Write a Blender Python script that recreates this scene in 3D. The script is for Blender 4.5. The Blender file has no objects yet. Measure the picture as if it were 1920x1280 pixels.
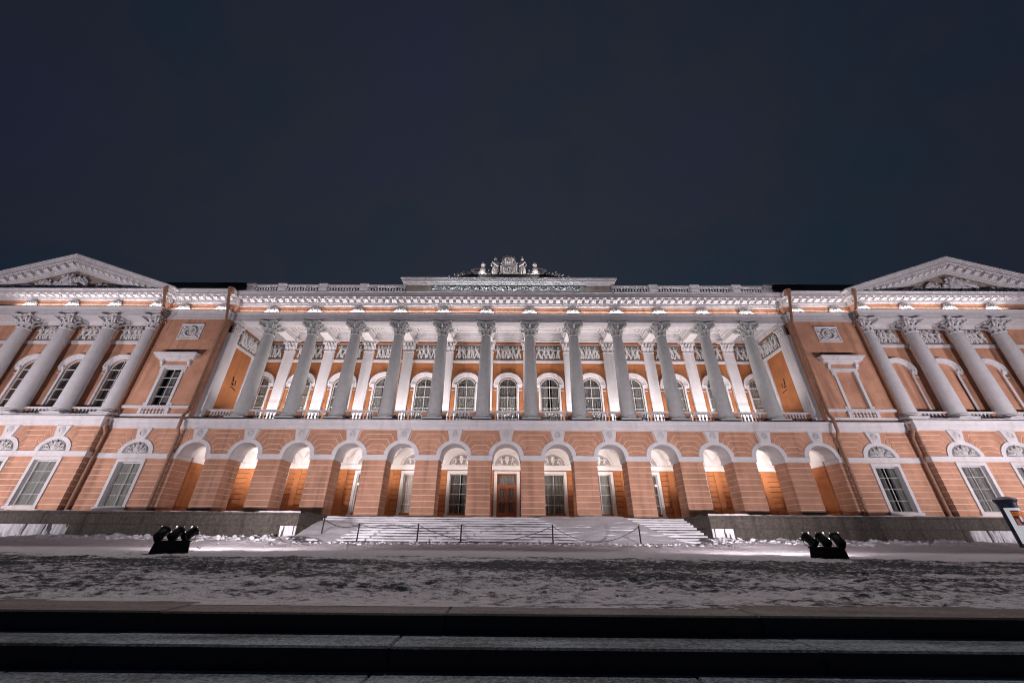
import bpy, bmesh, math, random
from mathutils import Vector, Matrix, noise
R = math.radians
sc = bpy.context.scene
col = sc.collection
random.seed(7)

# ------------------------------------------------------------------ camera
cam_d = bpy.data.cameras.new('camera'); cam = bpy.data.objects.new('camera', cam_d); col.objects.link(cam)
cam_d.sensor_fit = 'HORIZONTAL'; cam_d.sensor_width = 36.0
cam_d.lens = 36.0 * 699.89 / 1920.0
cam_d.clip_start = 0.05; cam_d.clip_end = 2000
PITCH, YAW, ROLL, CX = 0.4817, -0.0064, 0.0074, 0.5695
fw = Vector((math.sin(YAW)*math.cos(PITCH), math.cos(YAW)*math.cos(PITCH), math.sin(PITCH)))
rt = Vector((math.cos(YAW), -math.sin(YAW), 0)); up = rt.cross(fw)
rt2 = rt*math.cos(ROLL) + up*math.sin(ROLL); up2 = up*math.cos(ROLL) - rt*math.sin(ROLL)
mw = Matrix((rt2, up2, -fw)).transposed().to_4x4(); mw.translation = (CX, 0, 0)
cam.matrix_world = mw
sc.camera = cam

# ------------------------------------------------------------------ night sky
w = bpy.data.worlds.new('World'); sc.world = w; w.use_nodes = True
nt = w.node_tree; nt.nodes.clear()
def N(nt, t, **k):
    n = nt.nodes.new(t)
    for a, b in k.items(): setattr(n, a, b)
    return n
tc = N(nt, 'ShaderNodeTexCoord'); ns = N(nt, 'ShaderNodeTexNoise'); ns.inputs['Scale'].default_value = 2.4; ns.inputs['Detail'].default_value = 6
nt.links.new(tc.outputs['Generated'], ns.inputs['Vector'])
dt = N(nt, 'ShaderNodeVectorMath', operation='DOT_PRODUCT'); dt.inputs[1].default_value = (0.0, 0.93, 0.37)
nt.links.new(tc.outputs['Generated'], dt.inputs[0])
mr = N(nt, 'ShaderNodeMapRange'); mr.inputs[1].default_value = 0.97; mr.inputs[2].default_value = 0.25
nt.links.new(dt.outputs['Value'], mr.inputs[0])
mx = N(nt, 'ShaderNodeMix', data_type='RGBA'); mx.inputs[6].default_value = (0.0205, 0.0255, 0.0370, 1); mx.inputs[7].default_value = (0.0085, 0.0112, 0.0225, 1)
nt.links.new(mr.outputs[0], mx.inputs[0])
rp = N(nt, 'ShaderNodeValToRGB'); e = rp.color_ramp.elements
e[0].position = 0.36; e[0].color = (0.62, 0.98, 1.10, 1); e[1].position = 0.66; e[1].color = (1.08, 0.92, 1.22, 1); x = e.new(0.5); x.color = (1, 1, 1, 1)
nt.links.new(ns.outputs[0], rp.inputs[0])
mx2 = N(nt, 'ShaderNodeMix', data_type='RGBA', blend_type='MULTIPLY'); mx2.inputs[0].default_value = 0.75
nt.links.new(mx.outputs[2], mx2.inputs[6]); nt.links.new(rp.outputs[0], mx2.inputs[7])
bg = N(nt, 'ShaderNodeBackground'); bg.inputs[1].default_value = 1.0; wo = N(nt, 'ShaderNodeOutputWorld')
nt.links.new(mx2.outputs[2], bg.inputs[0]); nt.links.new(bg.outputs[0], wo.inputs[0])

# added fill sun, unseen, high behind the palace: it lights the open plaza, not the facade
sd = bpy.data.lights.new('plaza_fill', 'SUN'); sd.energy = 0.72; sd.angle = R(4); sd.color = (1.0, 0.94, 0.95)
plaza_fill = bpy.data.objects.new('plaza_fill', sd); col.objects.link(plaza_fill)
plaza_fill.rotation_euler = (R(-28), 0, R(8))

sc.view_settings.view_transform = 'Standard'; sc.view_settings.look = 'None'
sc.view_settings.exposure = 0.0; sc.view_settings.gamma = 1.0; sc.view_settings.use_curve_mapping = False
sc.cycles.max_bounces = 6; sc.cycles.diffuse_bounces = 3; sc.cycles.glossy_bounces = 2
sc.cycles.transparent_max_bounces = 8; sc.cycles.use_denoising = True; sc.cycles.filter_width = 1.05
sc.cycles.sample_clamp_indirect = 3.0
FLOOD_COL = (1.0, 0.89, 0.95); INNER_COL = (1.0, 0.90, 0.90)
FLOOD_W, PAV_W, LOGGIA_W, ARCADE_W, STRIP_W = 3300, 2800, 720, 240, 8.2

# ------------------------------------------------------------------ materials
def mat(name, c, c2=None, rough=0.85, scale=1.5, bump=0.0, bscale=30, detail=6, streak=None, metal=0.0, spec=0.3, lo=0.35, hi=0.7, stretch=(1,1,1)):
    m = bpy.data.materials.new(name); m.use_nodes = True; t = m.node_tree
    b = t.nodes['Principled BSDF']; b.inputs['Roughness'].default_value = rough; b.inputs['Metallic'].default_value = metal
    b.inputs['Specular IOR Level'].default_value = spec
    geo = N(t, 'ShaderNodeNewGeometry'); mp = N(t, 'ShaderNodeMapping'); mp.inputs['Scale'].default_value = stretch
    t.links.new(geo.outputs['Position'], mp.inputs['Vector'])
    out = None
    if c2:
        n = N(t, 'ShaderNodeTexNoise'); n.inputs['Scale'].default_value = scale; n.inputs['Detail'].default_value = detail; n.inputs['Roughness'].default_value = 0.65
        t.links.new(mp.outputs[0], n.inputs['Vector'])
        r = N(t, 'ShaderNodeValToRGB'); r.color_ramp.elements[0].position = lo; r.color_ramp.elements[1].position = hi
        r.color_ramp.elements[0].color = (*c, 1); r.color_ramp.elements[1].color = (*c2, 1)
        t.links.new(n.outputs[0], r.inputs[0]); out = r.outputs[0]
    else:
        b.inputs['Base Color'].default_value = (*c, 1)
    if streak:   # rain streaks and grime running down the wall
        sm = N(t, 'ShaderNodeMapping'); sm.inputs['Scale'].default_value = (1.6, 1.6, 0.12)
        t.links.new(geo.outputs['Position'], sm.inputs['Vector'])
        n2 = N(t, 'ShaderNodeTexNoise'); n2.inputs['Scale'].default_value = 1.3; n2.inputs['Detail'].default_value = 5
        t.links.new(sm.outputs[0], n2.inputs['Vector'])
        r2 = N(t, 'ShaderNodeValToRGB'); r2.color_ramp.elements[0].position = 0.52; r2.color_ramp.elements[1].position = 0.78
        r2.color_ramp.elements[0].color = (0, 0, 0, 1); r2.color_ramp.elements[1].color = (streak[3],)*3 + (1,)
        t.links.new(n2.outputs[0], r2.inputs[0])
        mxx = N(t, 'ShaderNodeMix', data_type='RGBA'); mxx.inputs[7].default_value = (*streak[:3], 1)
        if out: t.links.new(out, mxx.inputs[6])
        else: mxx.inputs[6].default_value = (*c, 1)
        t.links.new(r2.outputs[0], mxx.inputs[0]); out = mxx.outputs[2]
    if out: t.links.new(out, b.inputs['Base Color'])
    if bump:
        n3 = N(t, 'ShaderNodeTexNoise'); n3.inputs['Scale'].default_value = bscale; n3.inputs['Detail'].default_value = 5
        t.links.new(mp.outputs[0], n3.inputs['Vector'])
        bp = N(t, 'ShaderNodeBump'); bp.inputs['Strength'].default_value = bump; bp.inputs['Distance'].default_value = 0.05
        t.links.new(n3.outputs[0], bp.inputs['Height']); t.links.new(bp.outputs[0], b.inputs['Normal'])
    return m
MT = {}
MT['orange'] = mat('painted_stucco', (0.49,0.252,0.160), (0.63,0.335,0.220), scale=0.8, lo=0.40, hi=0.62, streak=(0.29,0.150,0.10,0.85), bump=0.25, bscale=14)
MT['joint'] = mat('pale_joint', (0.74,0.55,0.43), (0.84,0.66,0.53), scale=3)
MT['inner'] = mat('warm_lit_stucco', (0.40,0.152,0.058), (0.50,0.200,0.080), scale=0.9, lo=0.4, hi=0.62, streak=(0.30,0.11,0.04,0.6), bump=0.2, bscale=14)  # orange paint made darker and more saturated, putting warm lamp light into the colour
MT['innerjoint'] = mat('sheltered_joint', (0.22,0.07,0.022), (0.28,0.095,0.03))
MT['white'] = mat('white_plaster', (0.66,0.64,0.65), (0.75,0.73,0.74), streak=(0.45,0.42,0.42,0.5), bump=0.2, bscale=12)
MT['beige'] = mat('attic_stucco', (0.36,0.30,0.255), (0.44,0.37,0.31), streak=(0.25,0.2,0.17,0.6))
MT['vault'] = mat('vault_plaster', (0.72,0.69,0.68), (0.78,0.75,0.74), bump=0.1)
MT['litcolumn'] = mat('lit_column_plaster', (0.58,0.57,0.58), (0.67,0.65,0.66), scale=2.5, streak=(0.42,0.41,0.42,0.35), bump=0.35, bscale=22)  # column paint lightened to stand in for brighter light; architraves too
MT['column'] = mat('column_plaster', (0.49,0.50,0.49), (0.58,0.59,0.58), scale=2.5, streak=(0.42,0.41,0.42,0.35), bump=0.35, bscale=22)
MT['relief'] = mat('relief_plaster', (0.56,0.54,0.53), (0.70,0.68,0.67), scale=4, bump=0.2, bscale=25)
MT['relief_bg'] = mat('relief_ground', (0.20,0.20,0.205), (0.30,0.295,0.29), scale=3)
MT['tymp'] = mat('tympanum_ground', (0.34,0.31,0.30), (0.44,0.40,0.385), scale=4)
MT['granite'] = mat('dark_granite', (0.055,0.048,0.042), (0.17,0.145,0.12), scale=7, rough=0.7, bump=0.6, bscale=40, streak=(0.03,0.028,0.026,0.8), lo=0.3, hi=0.75)
MT['step'] = mat('step_granite', (0.050,0.050,0.052), (0.10,0.10,0.10), scale=25, rough=0.6, bump=0.5, bscale=60)
MT['snow'] = mat('snow', (0.76,0.75,0.78), (0.86,0.85,0.87), scale=3, rough=0.7, bump=0.55, bscale=9, detail=8)
MT['roof'] = mat('dark_roof_metal', (0.012,0.016,0.016), (0.03,0.034,0.033), rough=0.6)
MT['pipe'] = mat('pipe_paint', (0.30,0.165,0.11), (0.40,0.22,0.145), scale=4, rough=0.5)
MT['black'] = mat('black_metal', (0.006,0.006,0.007), (0.012,0.012,0.013), rough=0.55, scale=9)
MT['iron'] = mat('black_iron', (0.01,0.01,0.011), (0.025,0.02,0.018), rough=0.6, scale=20)
MT['frame'] = mat('window_paint', (0.60,0.58,0.57), (0.70,0.68,0.66), rough=0.5)
MT['wood'] = mat('door_wood', (0.28,0.075,0.035), (0.44,0.14,0.065), rough=0.4, scale=6, stretch=(6,6,1))
MT['dark'] = mat('dark_room', (0.02,0.02,0.02), (0.03,0.03,0.03))
MT['curtain'] = mat('net_curtain', (0.24,0.23,0.225), (0.52,0.49,0.47), scale=7, stretch=(3,1,0.6))
MT['blind'] = mat('window_blind', (0.30,0.30,0.285), (0.44,0.435,0.41), scale=2, stretch=(2,1,0.5))
MT['dimcurtain'] = mat('dim_curtain', (0.18,0.178,0.175), (0.40,0.38,0.36), scale=5, stretch=(3,1,0.6))
MT['warmcurtain'] = mat('warm_curtain', (0.36,0.30,0.25), (0.60,0.52,0.45), scale=6, stretch=(3,1,0.6))
MT['brightcurtain'] = mat('pale_curtain', (0.70,0.60,0.58), (0.85,0.75,0.72), scale=2, stretch=(2,1,0.5))
def glassmat():
    m = bpy.data.materials.new('window_glass'); m.use_nodes = True; t = m.node_tree; t.nodes.clear()
    tr = N(t, 'ShaderNodeBsdfTransparent'); tr.inputs[0].default_value = (0.92, 0.93, 0.92, 1)
    gl = N(t, 'ShaderNodeBsdfGlossy'); gl.inputs['Roughness'].default_value = 0.04; gl.inputs[0].default_value = (0.9,0.95,0.95,1)
    lw = N(t, 'ShaderNodeLayerWeight'); lw.inputs[0].default_value = 0.5
    pw = N(t, 'ShaderNodeMath', operation='POWER'); pw.inputs[1].default_value = 4.0; t.links.new(lw.outputs['Facing'], pw.inputs[0])
    fr = N(t, 'ShaderNodeMath', operation='MULTIPLY_ADD'); fr.inputs[1].default_value = 0.7; fr.inputs[2].default_value = 0.05; t.links.new(pw.outputs[0], fr.inputs[0])
    ns = N(t, 'ShaderNodeTexNoise'); ns.inputs['Scale'].default_value = 2.2
    bp = N(t, 'ShaderNodeBump'); bp.inputs['Strength'].default_value = 0.15; bp.inputs['Distance'].default_value = 0.05
    g = N(t, 'ShaderNodeNewGeometry'); t.links.new(g.outputs['Position'], ns.inputs['Vector'])
    t.links.new(ns.outputs[0], bp.inputs['Height']); t.links.new(bp.outputs[0], gl.inputs['Normal'])
    ms = N(t, 'ShaderNodeMixShader'); o = N(t, 'ShaderNodeOutputMaterial')
    t.links.new(fr.outputs[0], ms.inputs[0]); t.links.new(tr.outputs[0], ms.inputs[1]); t.links.new(gl.outputs[0], ms.inputs[2]); t.links.new(ms.outputs[0], o.inputs[0])
    return m
MT['glass'] = glassmat()
def emat(name, c, s):
    m = bpy.data.materials.new(name); m.use_nodes = True; b = m.node_tree.nodes['Principled BSDF']
    b.inputs['Base Color'].default_value = (0.8,0.8,0.8,1); b.inputs['Emission Color'].default_value = (*c,1); b.inputs['Emission Strength'].default_value = s
    return m
MT['lens'] = emat('lamp_lens', FLOOD_COL, 40)
MT['glow'] = emat('chandelier_glow', (1.0, 0.93, 0.88), 3.0)
def trodden():
    # trampled snow on dark paving: bare wet patches where feet and wheels have worn it through
    m = bpy.data.materials.new('trodden_snow'); m.use_nodes = True; t = m.node_tree; b = t.nodes['Principled BSDF']
    g = N(t, 'ShaderNodeNewGeometry')
    a = N(t, 'ShaderNodeAttribute'); a.attribute_name = 'bare'
    def nz(scale, st, det, ro):
        mp = N(t, 'ShaderNodeMapping'); mp.inputs['Scale'].default_value = st; t.links.new(g.outputs['Position'], mp.inputs[0])
        n = N(t, 'ShaderNodeTexNoise'); n.inputs['Scale'].default_value = scale; n.inputs['Detail'].default_value = det; n.inputs['Roughness'].default_value = ro
        t.links.new(mp.outputs[0], n.inputs['Vector']); return n
    fine = nz(8.0, (0.7, 1.0, 1.0), 12, 0.80); big = nz(0.7, (0.5, 1.0, 1.0), 4, 0.6)
    m1 = N(t, 'ShaderNodeMath', operation='MULTIPLY_ADD'); m1.inputs[1].default_value = 0.40; t.links.new(big.outputs[0], m1.inputs[0]); t.links.new(fine.outputs[0], m1.inputs[2])
    ad = N(t, 'ShaderNodeMath', operation='ADD'); t.links.new(m1.outputs[0], ad.inputs[0]); t.links.new(a.outputs['Fac'], ad.inputs[1])
    r = N(t, 'ShaderNodeValToRGB'); e = r.color_ramp.elements
    e[0].position = 0.705; e[0].color = (0.68,0.635,0.65,1); e[1].position = 0.80; e[1].color = (0.030,0.033,0.038,1)
    x = e.new(0.75); x.color = (0.30,0.275,0.285,1)
    t.links.new(ad.outputs[0], r.inputs[0]); t.links.new(r.outputs[0], b.inputs['Base Color'])
    b.inputs['Roughness'].default_value = 0.75; b.inputs['Specular IOR Level'].default_value = 0.2
    n2 = N(t, 'ShaderNodeTexNoise'); n2.inputs['Scale'].default_value = 14; n2.inputs['Detail'].default_value = 8; t.links.new(g.outputs['Position'], n2.inputs['Vector'])
    bp = N(t, 'ShaderNodeBump'); bp.inputs['Strength'].default_value = 0.9; bp.inputs['Distance'].default_value = 0.06
    t.links.new(n2.outputs[0], bp.inputs['Height']); t.links.new(bp.outputs[0], b.inputs['Normal'])
    return m
MT['trodden'] = trodden()
def frosted(name='frosted_granite', lo=(0.045,0.047,0.05), hi=(0.44,0.49,0.53), p0=0.68, p1=1.0):
    # granite dusted with hoar frost, broken up by fine grain
    m = bpy.data.materials.new(name); m.use_nodes = True; t = m.node_tree; b = t.nodes['Principled BSDF']
    g = N(t, 'ShaderNodeNewGeometry')
    n = N(t, 'ShaderNodeTexNoise'); n.inputs['Scale'].default_value = 34; n.inputs['Detail'].default_value = 4; n.inputs['Roughness'].default_value = 0.8
    n1 = N(t, 'ShaderNodeTexNoise'); n1.inputs['Scale'].default_value = 1.8; n1.inputs['Detail'].default_value = 5
    mp = N(t, 'ShaderNodeMapping'); mp.inputs['Scale'].default_value = (0.5, 3.0, 1.0); t.links.new(g.outputs['Position'], mp.inputs[0]); t.links.new(mp.outputs[0], n1.inputs['Vector'])
    t.links.new(g.outputs['Position'], n.inputs['Vector'])
    mu = N(t, 'ShaderNodeMath', operation='MULTIPLY_ADD'); mu.inputs[1].default_value = 0.6; t.links.new(n1.outputs[0], mu.inputs[0]); t.links.new(n.outputs[0], mu.inputs[2])
    r = N(t, 'ShaderNodeValToRGB'); e = r.color_ramp.elements
    e[0].position = p0; e[0].color = (*lo,1); e[1].position = p1; e[1].color = (*hi,1)
    t.links.new(mu.outputs[0], r.inputs[0])
    # frost on upturned faces only; upright ones painted darker, standing in for shade
    sx = N(t, 'ShaderNodeSeparateXYZ'); t.links.new(g.outputs['Normal'], sx.inputs[0])
    cl = N(t, 'ShaderNodeMapRange'); cl.inputs[1].default_value = 0.5; cl.inputs[2].default_value = 0.8; t.links.new(sx.outputs[2], cl.inputs[0])
    m2 = N(t, 'ShaderNodeMix', data_type='RGBA'); m2.inputs[6].default_value = (0.028,0.029,0.032,1)
    t.links.new(cl.outputs[0], m2.inputs[0]); t.links.new(r.outputs[0], m2.inputs[7]); t.links.new(m2.outputs[2], b.inputs['Base Color'])
    b.inputs['Roughness'].default_value = 0.7
    bp = N(t, 'ShaderNodeBump'); bp.inputs['Strength'].default_value = 0.5; bp.inputs['Distance'].default_value = 0.01
    t.links.new(n.outputs[0], bp.inputs['Height']); t.links.new(bp.outputs[0], b.inputs['Normal'])
    return m
MT['frost'] = frosted()
MT['edge'] = frosted('kerb_granite', (0.055,0.045,0.038), (0.26,0.215,0.185), 0.6, 1.0)

# ------------------------------------------------------------------ mesh helpers
def sm(a, b, x): t = max(0, min(1, (x-a)/(b-a))); return t*t*(3-2*t)
class MB:
    def __init__(s): s.v = []; s.f = []
    def add(s, vs, fs):
        o = len(s.v); s.v += [tuple(p) for p in vs]; s.f += [tuple(i+o for i in f) for f in fs]; return s
    def box(s, x0, x1, y0, y1, z0, z1):
        return s.add([(x0,y0,z0),(x1,y0,z0),(x1,y1,z0),(x0,y1,z0),(x0,y0,z1),(x1,y0,z1),(x1,y1,z1),(x0,y1,z1)],
                     [(0,3,2,1),(4,5,6,7),(0,1,5,4),(1,2,6,5),(2,3,7,6),(3,0,4,7)])
    def prism(s, poly, y0, y1, inset=0.0):          # poly in (x, z), extruded in y; y0 is the front
        n = len(poly); front = inset_poly(poly, inset) if inset else poly
        vs = [(p[0], y0, p[1]) for p in front] + [(p[0], y0+inset, p[1]) for p in poly] + [(p[0], y1, p[1]) for p in poly]
        fs = [tuple(range(n)), tuple(range(3*n-1, 2*n-1, -1))]
        for k in (0, 1):
            for i in range(n):
                j = (i+1) % n; fs.append((k*n+i, k*n+n+i, k*n+n+j, k*n+j))
        return s.add(vs, fs)
    def xprism(s, poly, x0, x1):                    # poly in (y, z), extruded in x
        n = len(poly)
        vs = [(x0, p[0], p[1]) for p in poly] + [(x1, p[0], p[1]) for p in poly]
        return s.add(vs, [tuple(range(n)), tuple(range(2*n-1, n-1, -1))] + [(i, n+i, n+(i+1) % n, (i+1) % n) for i in range(n)])
    def lathe(s, prof, c=(0,0,0), n=20, ax='z', arc=2*math.pi, a0=0.0):
        full = abs(arc-2*math.pi) < 1e-6; m = n if full else n+1; vs = []
        for r, h in prof:
            for i in range(m):
                a = a0 + arc*i/n; x, y = r*math.cos(a), r*math.sin(a)
                p = (x, y, h) if ax == 'z' else ((x, h, y) if ax == 'y' else (h, x, y))
                vs.append((c[0]+p[0], c[1]+p[1], c[2]+p[2]))
        fs = []
        for k in range(len(prof)-1):
            for i in range(n):
                j = (i+1) % m; fs.append((k*m+i, k*m+j, (k+1)*m+j, (k+1)*m+i))
        if full:
            if prof[0][0] > 1e-4: fs.append(tuple(range(m-1, -1, -1)))
            if prof[-1][0] > 1e-4: fs.append(tuple((len(prof)-1)*m+i for i in range(m)))
        return s.add(vs, fs)
    def tube(s, path, r, n=8, r1=None):
        path = [Vector(p) for p in path]; L = len(path); vs = []; up = Vector((0.13,0.3,1)).normalized()
        for i, p in enumerate(path):
            d = (path[min(i+1, L-1)]-path[max(i-1, 0)]).normalized()
            a = d.cross(up)
            if a.length < 0.05: a = d.cross(Vector((1,0,0)))
            a.normalize(); b = d.cross(a); rr = r if r1 is None else r+(r1-r)*i/(L-1)
            for k in range(n):
                t = 2*math.pi*k/n; q = p+a*rr*math.cos(t)+b*rr*math.sin(t); vs.append(q)
        fs = [(i*n+k, i*n+(k+1) % n, (i+1)*n+(k+1) % n, (i+1)*n+k) for i in range(L-1) for k in range(n)]
        fs += [tuple(range(n-1, -1, -1)), tuple((L-1)*n+k for k in range(n))]
        return s.add(vs, fs)
    def limb(s, p0, p1, r0, r1, n=6):
        p0, p1 = Vector(p0), Vector(p1); d = (p1-p0).normalized() if (p1-p0).length > 1e-6 else Vector((0,0,1))
        a = d.cross(Vector((0.2,1,0.1))); a.normalize(); b = d.cross(a); vs = []
        for q, rr in ((p0-d*r0*0.8, r0*0.45), (p0, r0), ((p0+p1)/2, (r0+r1)*0.54), (p1, r1), (p1+d*r1*0.8, r1*0.45)):
            for k in range(n):
                t = 2*math.pi*k/n; vs.append(q+a*rr*math.cos(t)+b*rr*math.sin(t))
        fs = [(i*n+k, i*n+(k+1) % n, (i+1)*n+(k+1) % n, (i+1)*n+k) for i in range(4) for k in range(n)]
        fs += [tuple(range(n-1, -1, -1)), tuple(4*n+k for k in range(n))]
        return s.add(vs, fs)
    def ell(s, c, r, n=8, m=5):
        vs = [(c[0], c[1], c[2]-r[2])]
        for j in range(1, m):
            f = math.pi*j/m-math.pi/2
            for i in range(n):
                a = 2*math.pi*i/n; vs.append((c[0]+r[0]*math.cos(f)*math.cos(a), c[1]+r[1]*math.cos(f)*math.sin(a), c[2]+r[2]*math.sin(f)))
        vs.append((c[0], c[1], c[2]+r[2])); fs = []
        for i in range(n):
            fs.append((0, 1+(i+1) % n, 1+i)); fs.append((len(vs)-1, 1+(m-2)*n+i, 1+(m-2)*n+(i+1) % n))
        for j in range(m-2):
            for i in range(n): fs.append((1+j*n+i, 1+j*n+(i+1) % n, 1+(j+1)*n+(i+1) % n, 1+(j+1)*n+i))
        return s.add(vs, fs)
    def ring(s, cx, zs, a0, b0, a1, b1, y0, y1, n=20, t0=0.0, t1=math.pi):   # half-elliptic moulding, front y0, back y1
        vs = []
        for i in range(n+1):
            t = t0+(t1-t0)*i/n; c, q = math.cos(t), math.sin(t)
            vs += [(cx+a0*c, y0, zs+b0*q), (cx+a1*c, y0, zs+b1*q), (cx+a1*c, y1, zs+b1*q), (cx+a0*c, y1, zs+b0*q)]
        fs = [(0,1,2,3), (4*n+3, 4*n+2, 4*n+1, 4*n)]
        for i in range(n):
            for k in range(4): fs.append((4*i+k, 4*i+4+k, 4*i+4+(k+1) % 4, 4*i+(k+1) % 4))
        return s.add(vs, fs)
    def mesh(s, name, smooth=None):
        me = bpy.data.meshes.new(name); me.from_pydata(s.v, [], s.f)
        bm = bmesh.new(); bm.from_mesh(me); bmesh.ops.recalc_face_normals(bm, faces=bm.faces); bm.to_mesh(me); bm.free()
        if smooth:
            me.shade_smooth(); me.set_sharp_from_angle(angle=R(smooth))
        return me
    def build(s, name, m, parent=None, loc=(0,0,0), smooth=None):
        return ob(name, s.mesh(name, smooth), m, parent, loc)
def inset_poly(poly, d):
    n = len(poly); area = sum(poly[i][0]*poly[(i+1) % n][1]-poly[(i+1) % n][0]*poly[i][1] for i in range(n)); sg = 1 if area > 0 else -1
    out = []
    for i in range(n):
        p, a, b = Vector(poly[i]), Vector(poly[i-1]), Vector(poly[(i+1) % n])
        e1, e2 = (p-a).normalized(), (b-p).normalized()
        n1, n2 = Vector((-e1.y, e1.x))*sg, Vector((-e2.y, e2.x))*sg
        k = n1+n2; L = max(0.35, 1+n1.dot(n2)); q = p+k*(d/L); out.append((q.x, q.y))
    return out
def ob(name, me, m, parent=None, loc=(0,0,0), rot=None):
    if m and not me.materials: me.materials.append(MT[m] if isinstance(m, str) else m)
    o = bpy.data.objects.new(name, me); col.objects.link(o); o.location = loc
    if rot: o.rotation_euler = rot
    if parent: o.parent = parent
    return o
def empty(name, loc=(0,0,0), parent=None):
    o = bpy.data.objects.new(name, None); col.objects.link(o); o.location = loc; o.empty_display_size = 0.2
    if parent: o.parent = parent
    return o
def tag(o, label=None, cat=None, group=None, kind=None):
    if label: o['label'] = label
    if cat: o['category'] = cat
    if group: o['group'] = group
    if kind: o['kind'] = kind
    return o
_cb = {}
def cbox(wx, wy, wz, c):                                  # shared mesh of a block with chamfered edges
    k = (round(wx,3), round(wy,3), round(wz,3), c)
    if k not in _cb:
        bm = bmesh.new(); a, b, h = wx/2, wy/2, wz/2
        for sx in (-1,1):
            for sy in (-1,1):
                for sz in (-1,1):
                    bm.verts.new((sx*a, sy*(b-c), sz*(h-c))); bm.verts.new((sx*(a-c), sy*b, sz*(h-c))); bm.verts.new((sx*(a-c), sy*(b-c), sz*h))
        bmesh.ops.convex_hull(bm, input=bm.verts)
        me = bpy.data.meshes.new('block'); bm.to_mesh(me); bm.free(); _cb[k] = me
    return _cb[k]
def block(name, x0, x1, y0, y1, z0, z1, m, parent, c=0.03):
    me = cbox(x1-x0, y1-y0, z1-z0, c)
    if me.materials and me.materials[0] != MT[m]: me = me.copy(); me.materials.clear()
    return ob(name, me, m, parent, ((x0+x1)/2, (y0+y1)/2, (z0+z1)/2))
def wall(mb, x0, x1, z0, z1, y, th, ops, n=18):
    # a wall slab with its front at y, thickness th, and openings (cx, half width, bottom, spring, rise)
    x = x0
    def slab(a, b, c, d):
        if b-a > 1e-4 and d-c > 1e-4: mb.box(a, b, y, y+th, c, d)
    for cx, hw, zb, zs, rise in sorted(ops):
        slab(x, cx-hw, z0, z1); slab(cx-hw, cx+hw, z0, zb)
        if rise <= 0: slab(cx-hw, cx+hw, zs, z1)
        else:
            pts = [(cx-hw*math.cos(math.pi*i/n), zs+rise*math.sin(math.pi*i/n)) for i in range(n+1)]
            vs = []
            for px, pz in pts: vs += [(px, y, pz), (px, y, z1), (px, y+th, z1), (px, y+th, pz)]
            mb.add(vs, [(4*i+k, 4*i+4+k, 4*i+4+(k+1) % 4, 4*i+(k+1) % 4) for i in range(n) for k in range(4)])
        x = cx+hw
    slab(x, x1, z0, z1)

# ------------------------------------------------------------------ levels and planes (metres, camera height = 0)
F = 29.24            # front of the arcade
B = 33.90            # back wall of arcade and loggia
CY = 30.15           # axis of the loggia columns
YC, YI, YP = 29.57, 29.18, 28.62      # frieze planes: centre, link bay, pavilion
PV = 28.54           # front of the pavilion's ground floor
PW = 29.95           # window wall of the pavilion's upper floor
PC = 29.15           # axis of the pavilion's columns
ZF = 1.20            # terrace floor
XE, XP = 25.5, 31.45 # centre / link / pavilion borders
IMP0, IMP1 = 5.11, 5.48
AA, AB = 1.335, 1.14 # archivolt outer half axes
STEP = 0.41
BAYS = [4*k for k in range(-6, 7)]
COLS = [4*k+2 for k in range(-6, 6)]
LINKX = 28.47
PAVX = [34.1, 38.1, 42.1, 46.1]
PAVC = [31.95, 35.85, 39.75, 43.6]
PAVU = [33.9, 37.8, 41.65, 45.5]

palace = empty('palace', (0, 31, ZF))
tag(palace, 'long orange and white neoclassical palace with a columned loggia above an arcade', 'palace')
palace_inv = Vector((0, -31, -ZF))
def pob(o):                      # parts are modelled in world coordinates; shift them under the palace's base point
    o.location = Vector(o.location)+palace_inv; return o
class PalaceRoot: pass
def pbuild(mb, name, m, smooth=None): o = mb.build(name, m, palace, (0,0,0), smooth); return pob(o)
def pempty(name): return empty(name, palace_inv, palace)

# ================================================================== GROUND FLOOR
LINES = [(1.05, 7.06, 0.686), (1.295, 6.67, 0.997), (1.55, 6.256, 1.215), (1.73, 5.856, 1.30)]
def arcz(dx): return IMP1+AB*math.sqrt(max(0, 1-(dx/AA)**2))
def side_pts(i, xc, sgn):
    """points down one side of spandrel course i, beside the arch centred at xc (sgn=+1: the course lies to its right)"""
    pts = []
    if i == 0:
        pts += [(0.60, 7.40), (0.43, arcz(0.43))]; d0, d1 = 0.43, LINES[0][2]
    else:
        pts += [(LINES[i-1][0], LINES[i-1][1]), (LINES[i-1][2], arcz(LINES[i-1][2]))]; d0 = LINES[i-1][2]; d1 = LINES[i][2] if i < 4 else AA
    for k in range(1, 5):
        d = d0+(d1-d0)*k/4; z = arcz(d) if d < AA-1e-6 else IMP1+0.02; pts.append((d, z))
    if i < 4: pts.append((LINES[i][0], LINES[i][1]))
    return [(xc+sgn*dx, z) for dx, z in pts]
def spandrel(xl, archl, xr, archr, y, parent):
    for i in range(5):
        ztop = 7.40 if i == 0 else LINES[i-1][1]; zbot = LINES[i][1] if i < 4 else IMP1+0.02
        L = side_pts(i, xl, 1) if archl else [(xl, ztop), (xl, zbot)]
        Rr = side_pts(i, xr, -1) if archr else [(xr, ztop), (xr, zbot)]
        poly = L+Rr[::-1]
        poly = inset_poly(poly, 0.026)
        mb = MB().prism(poly, y, y+0.10, 0.012)
        cx = (xl+xr)/2
        mb.v = [(a-cx, b-y, c-6.4) for a, b, c in mb.v]
        key = (i, archl, archr, round(xr-xl, 2))
        if key not in _sp: _sp[key] = mb.mesh('stone_course')
        ob('stone_course', _sp[key], 'orange', parent, (cx, y, 6.4))
_sp = {}
def reparent(o, parent):         # keep world place when hanging a piece under a part
    o.parent = parent; return o
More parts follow.
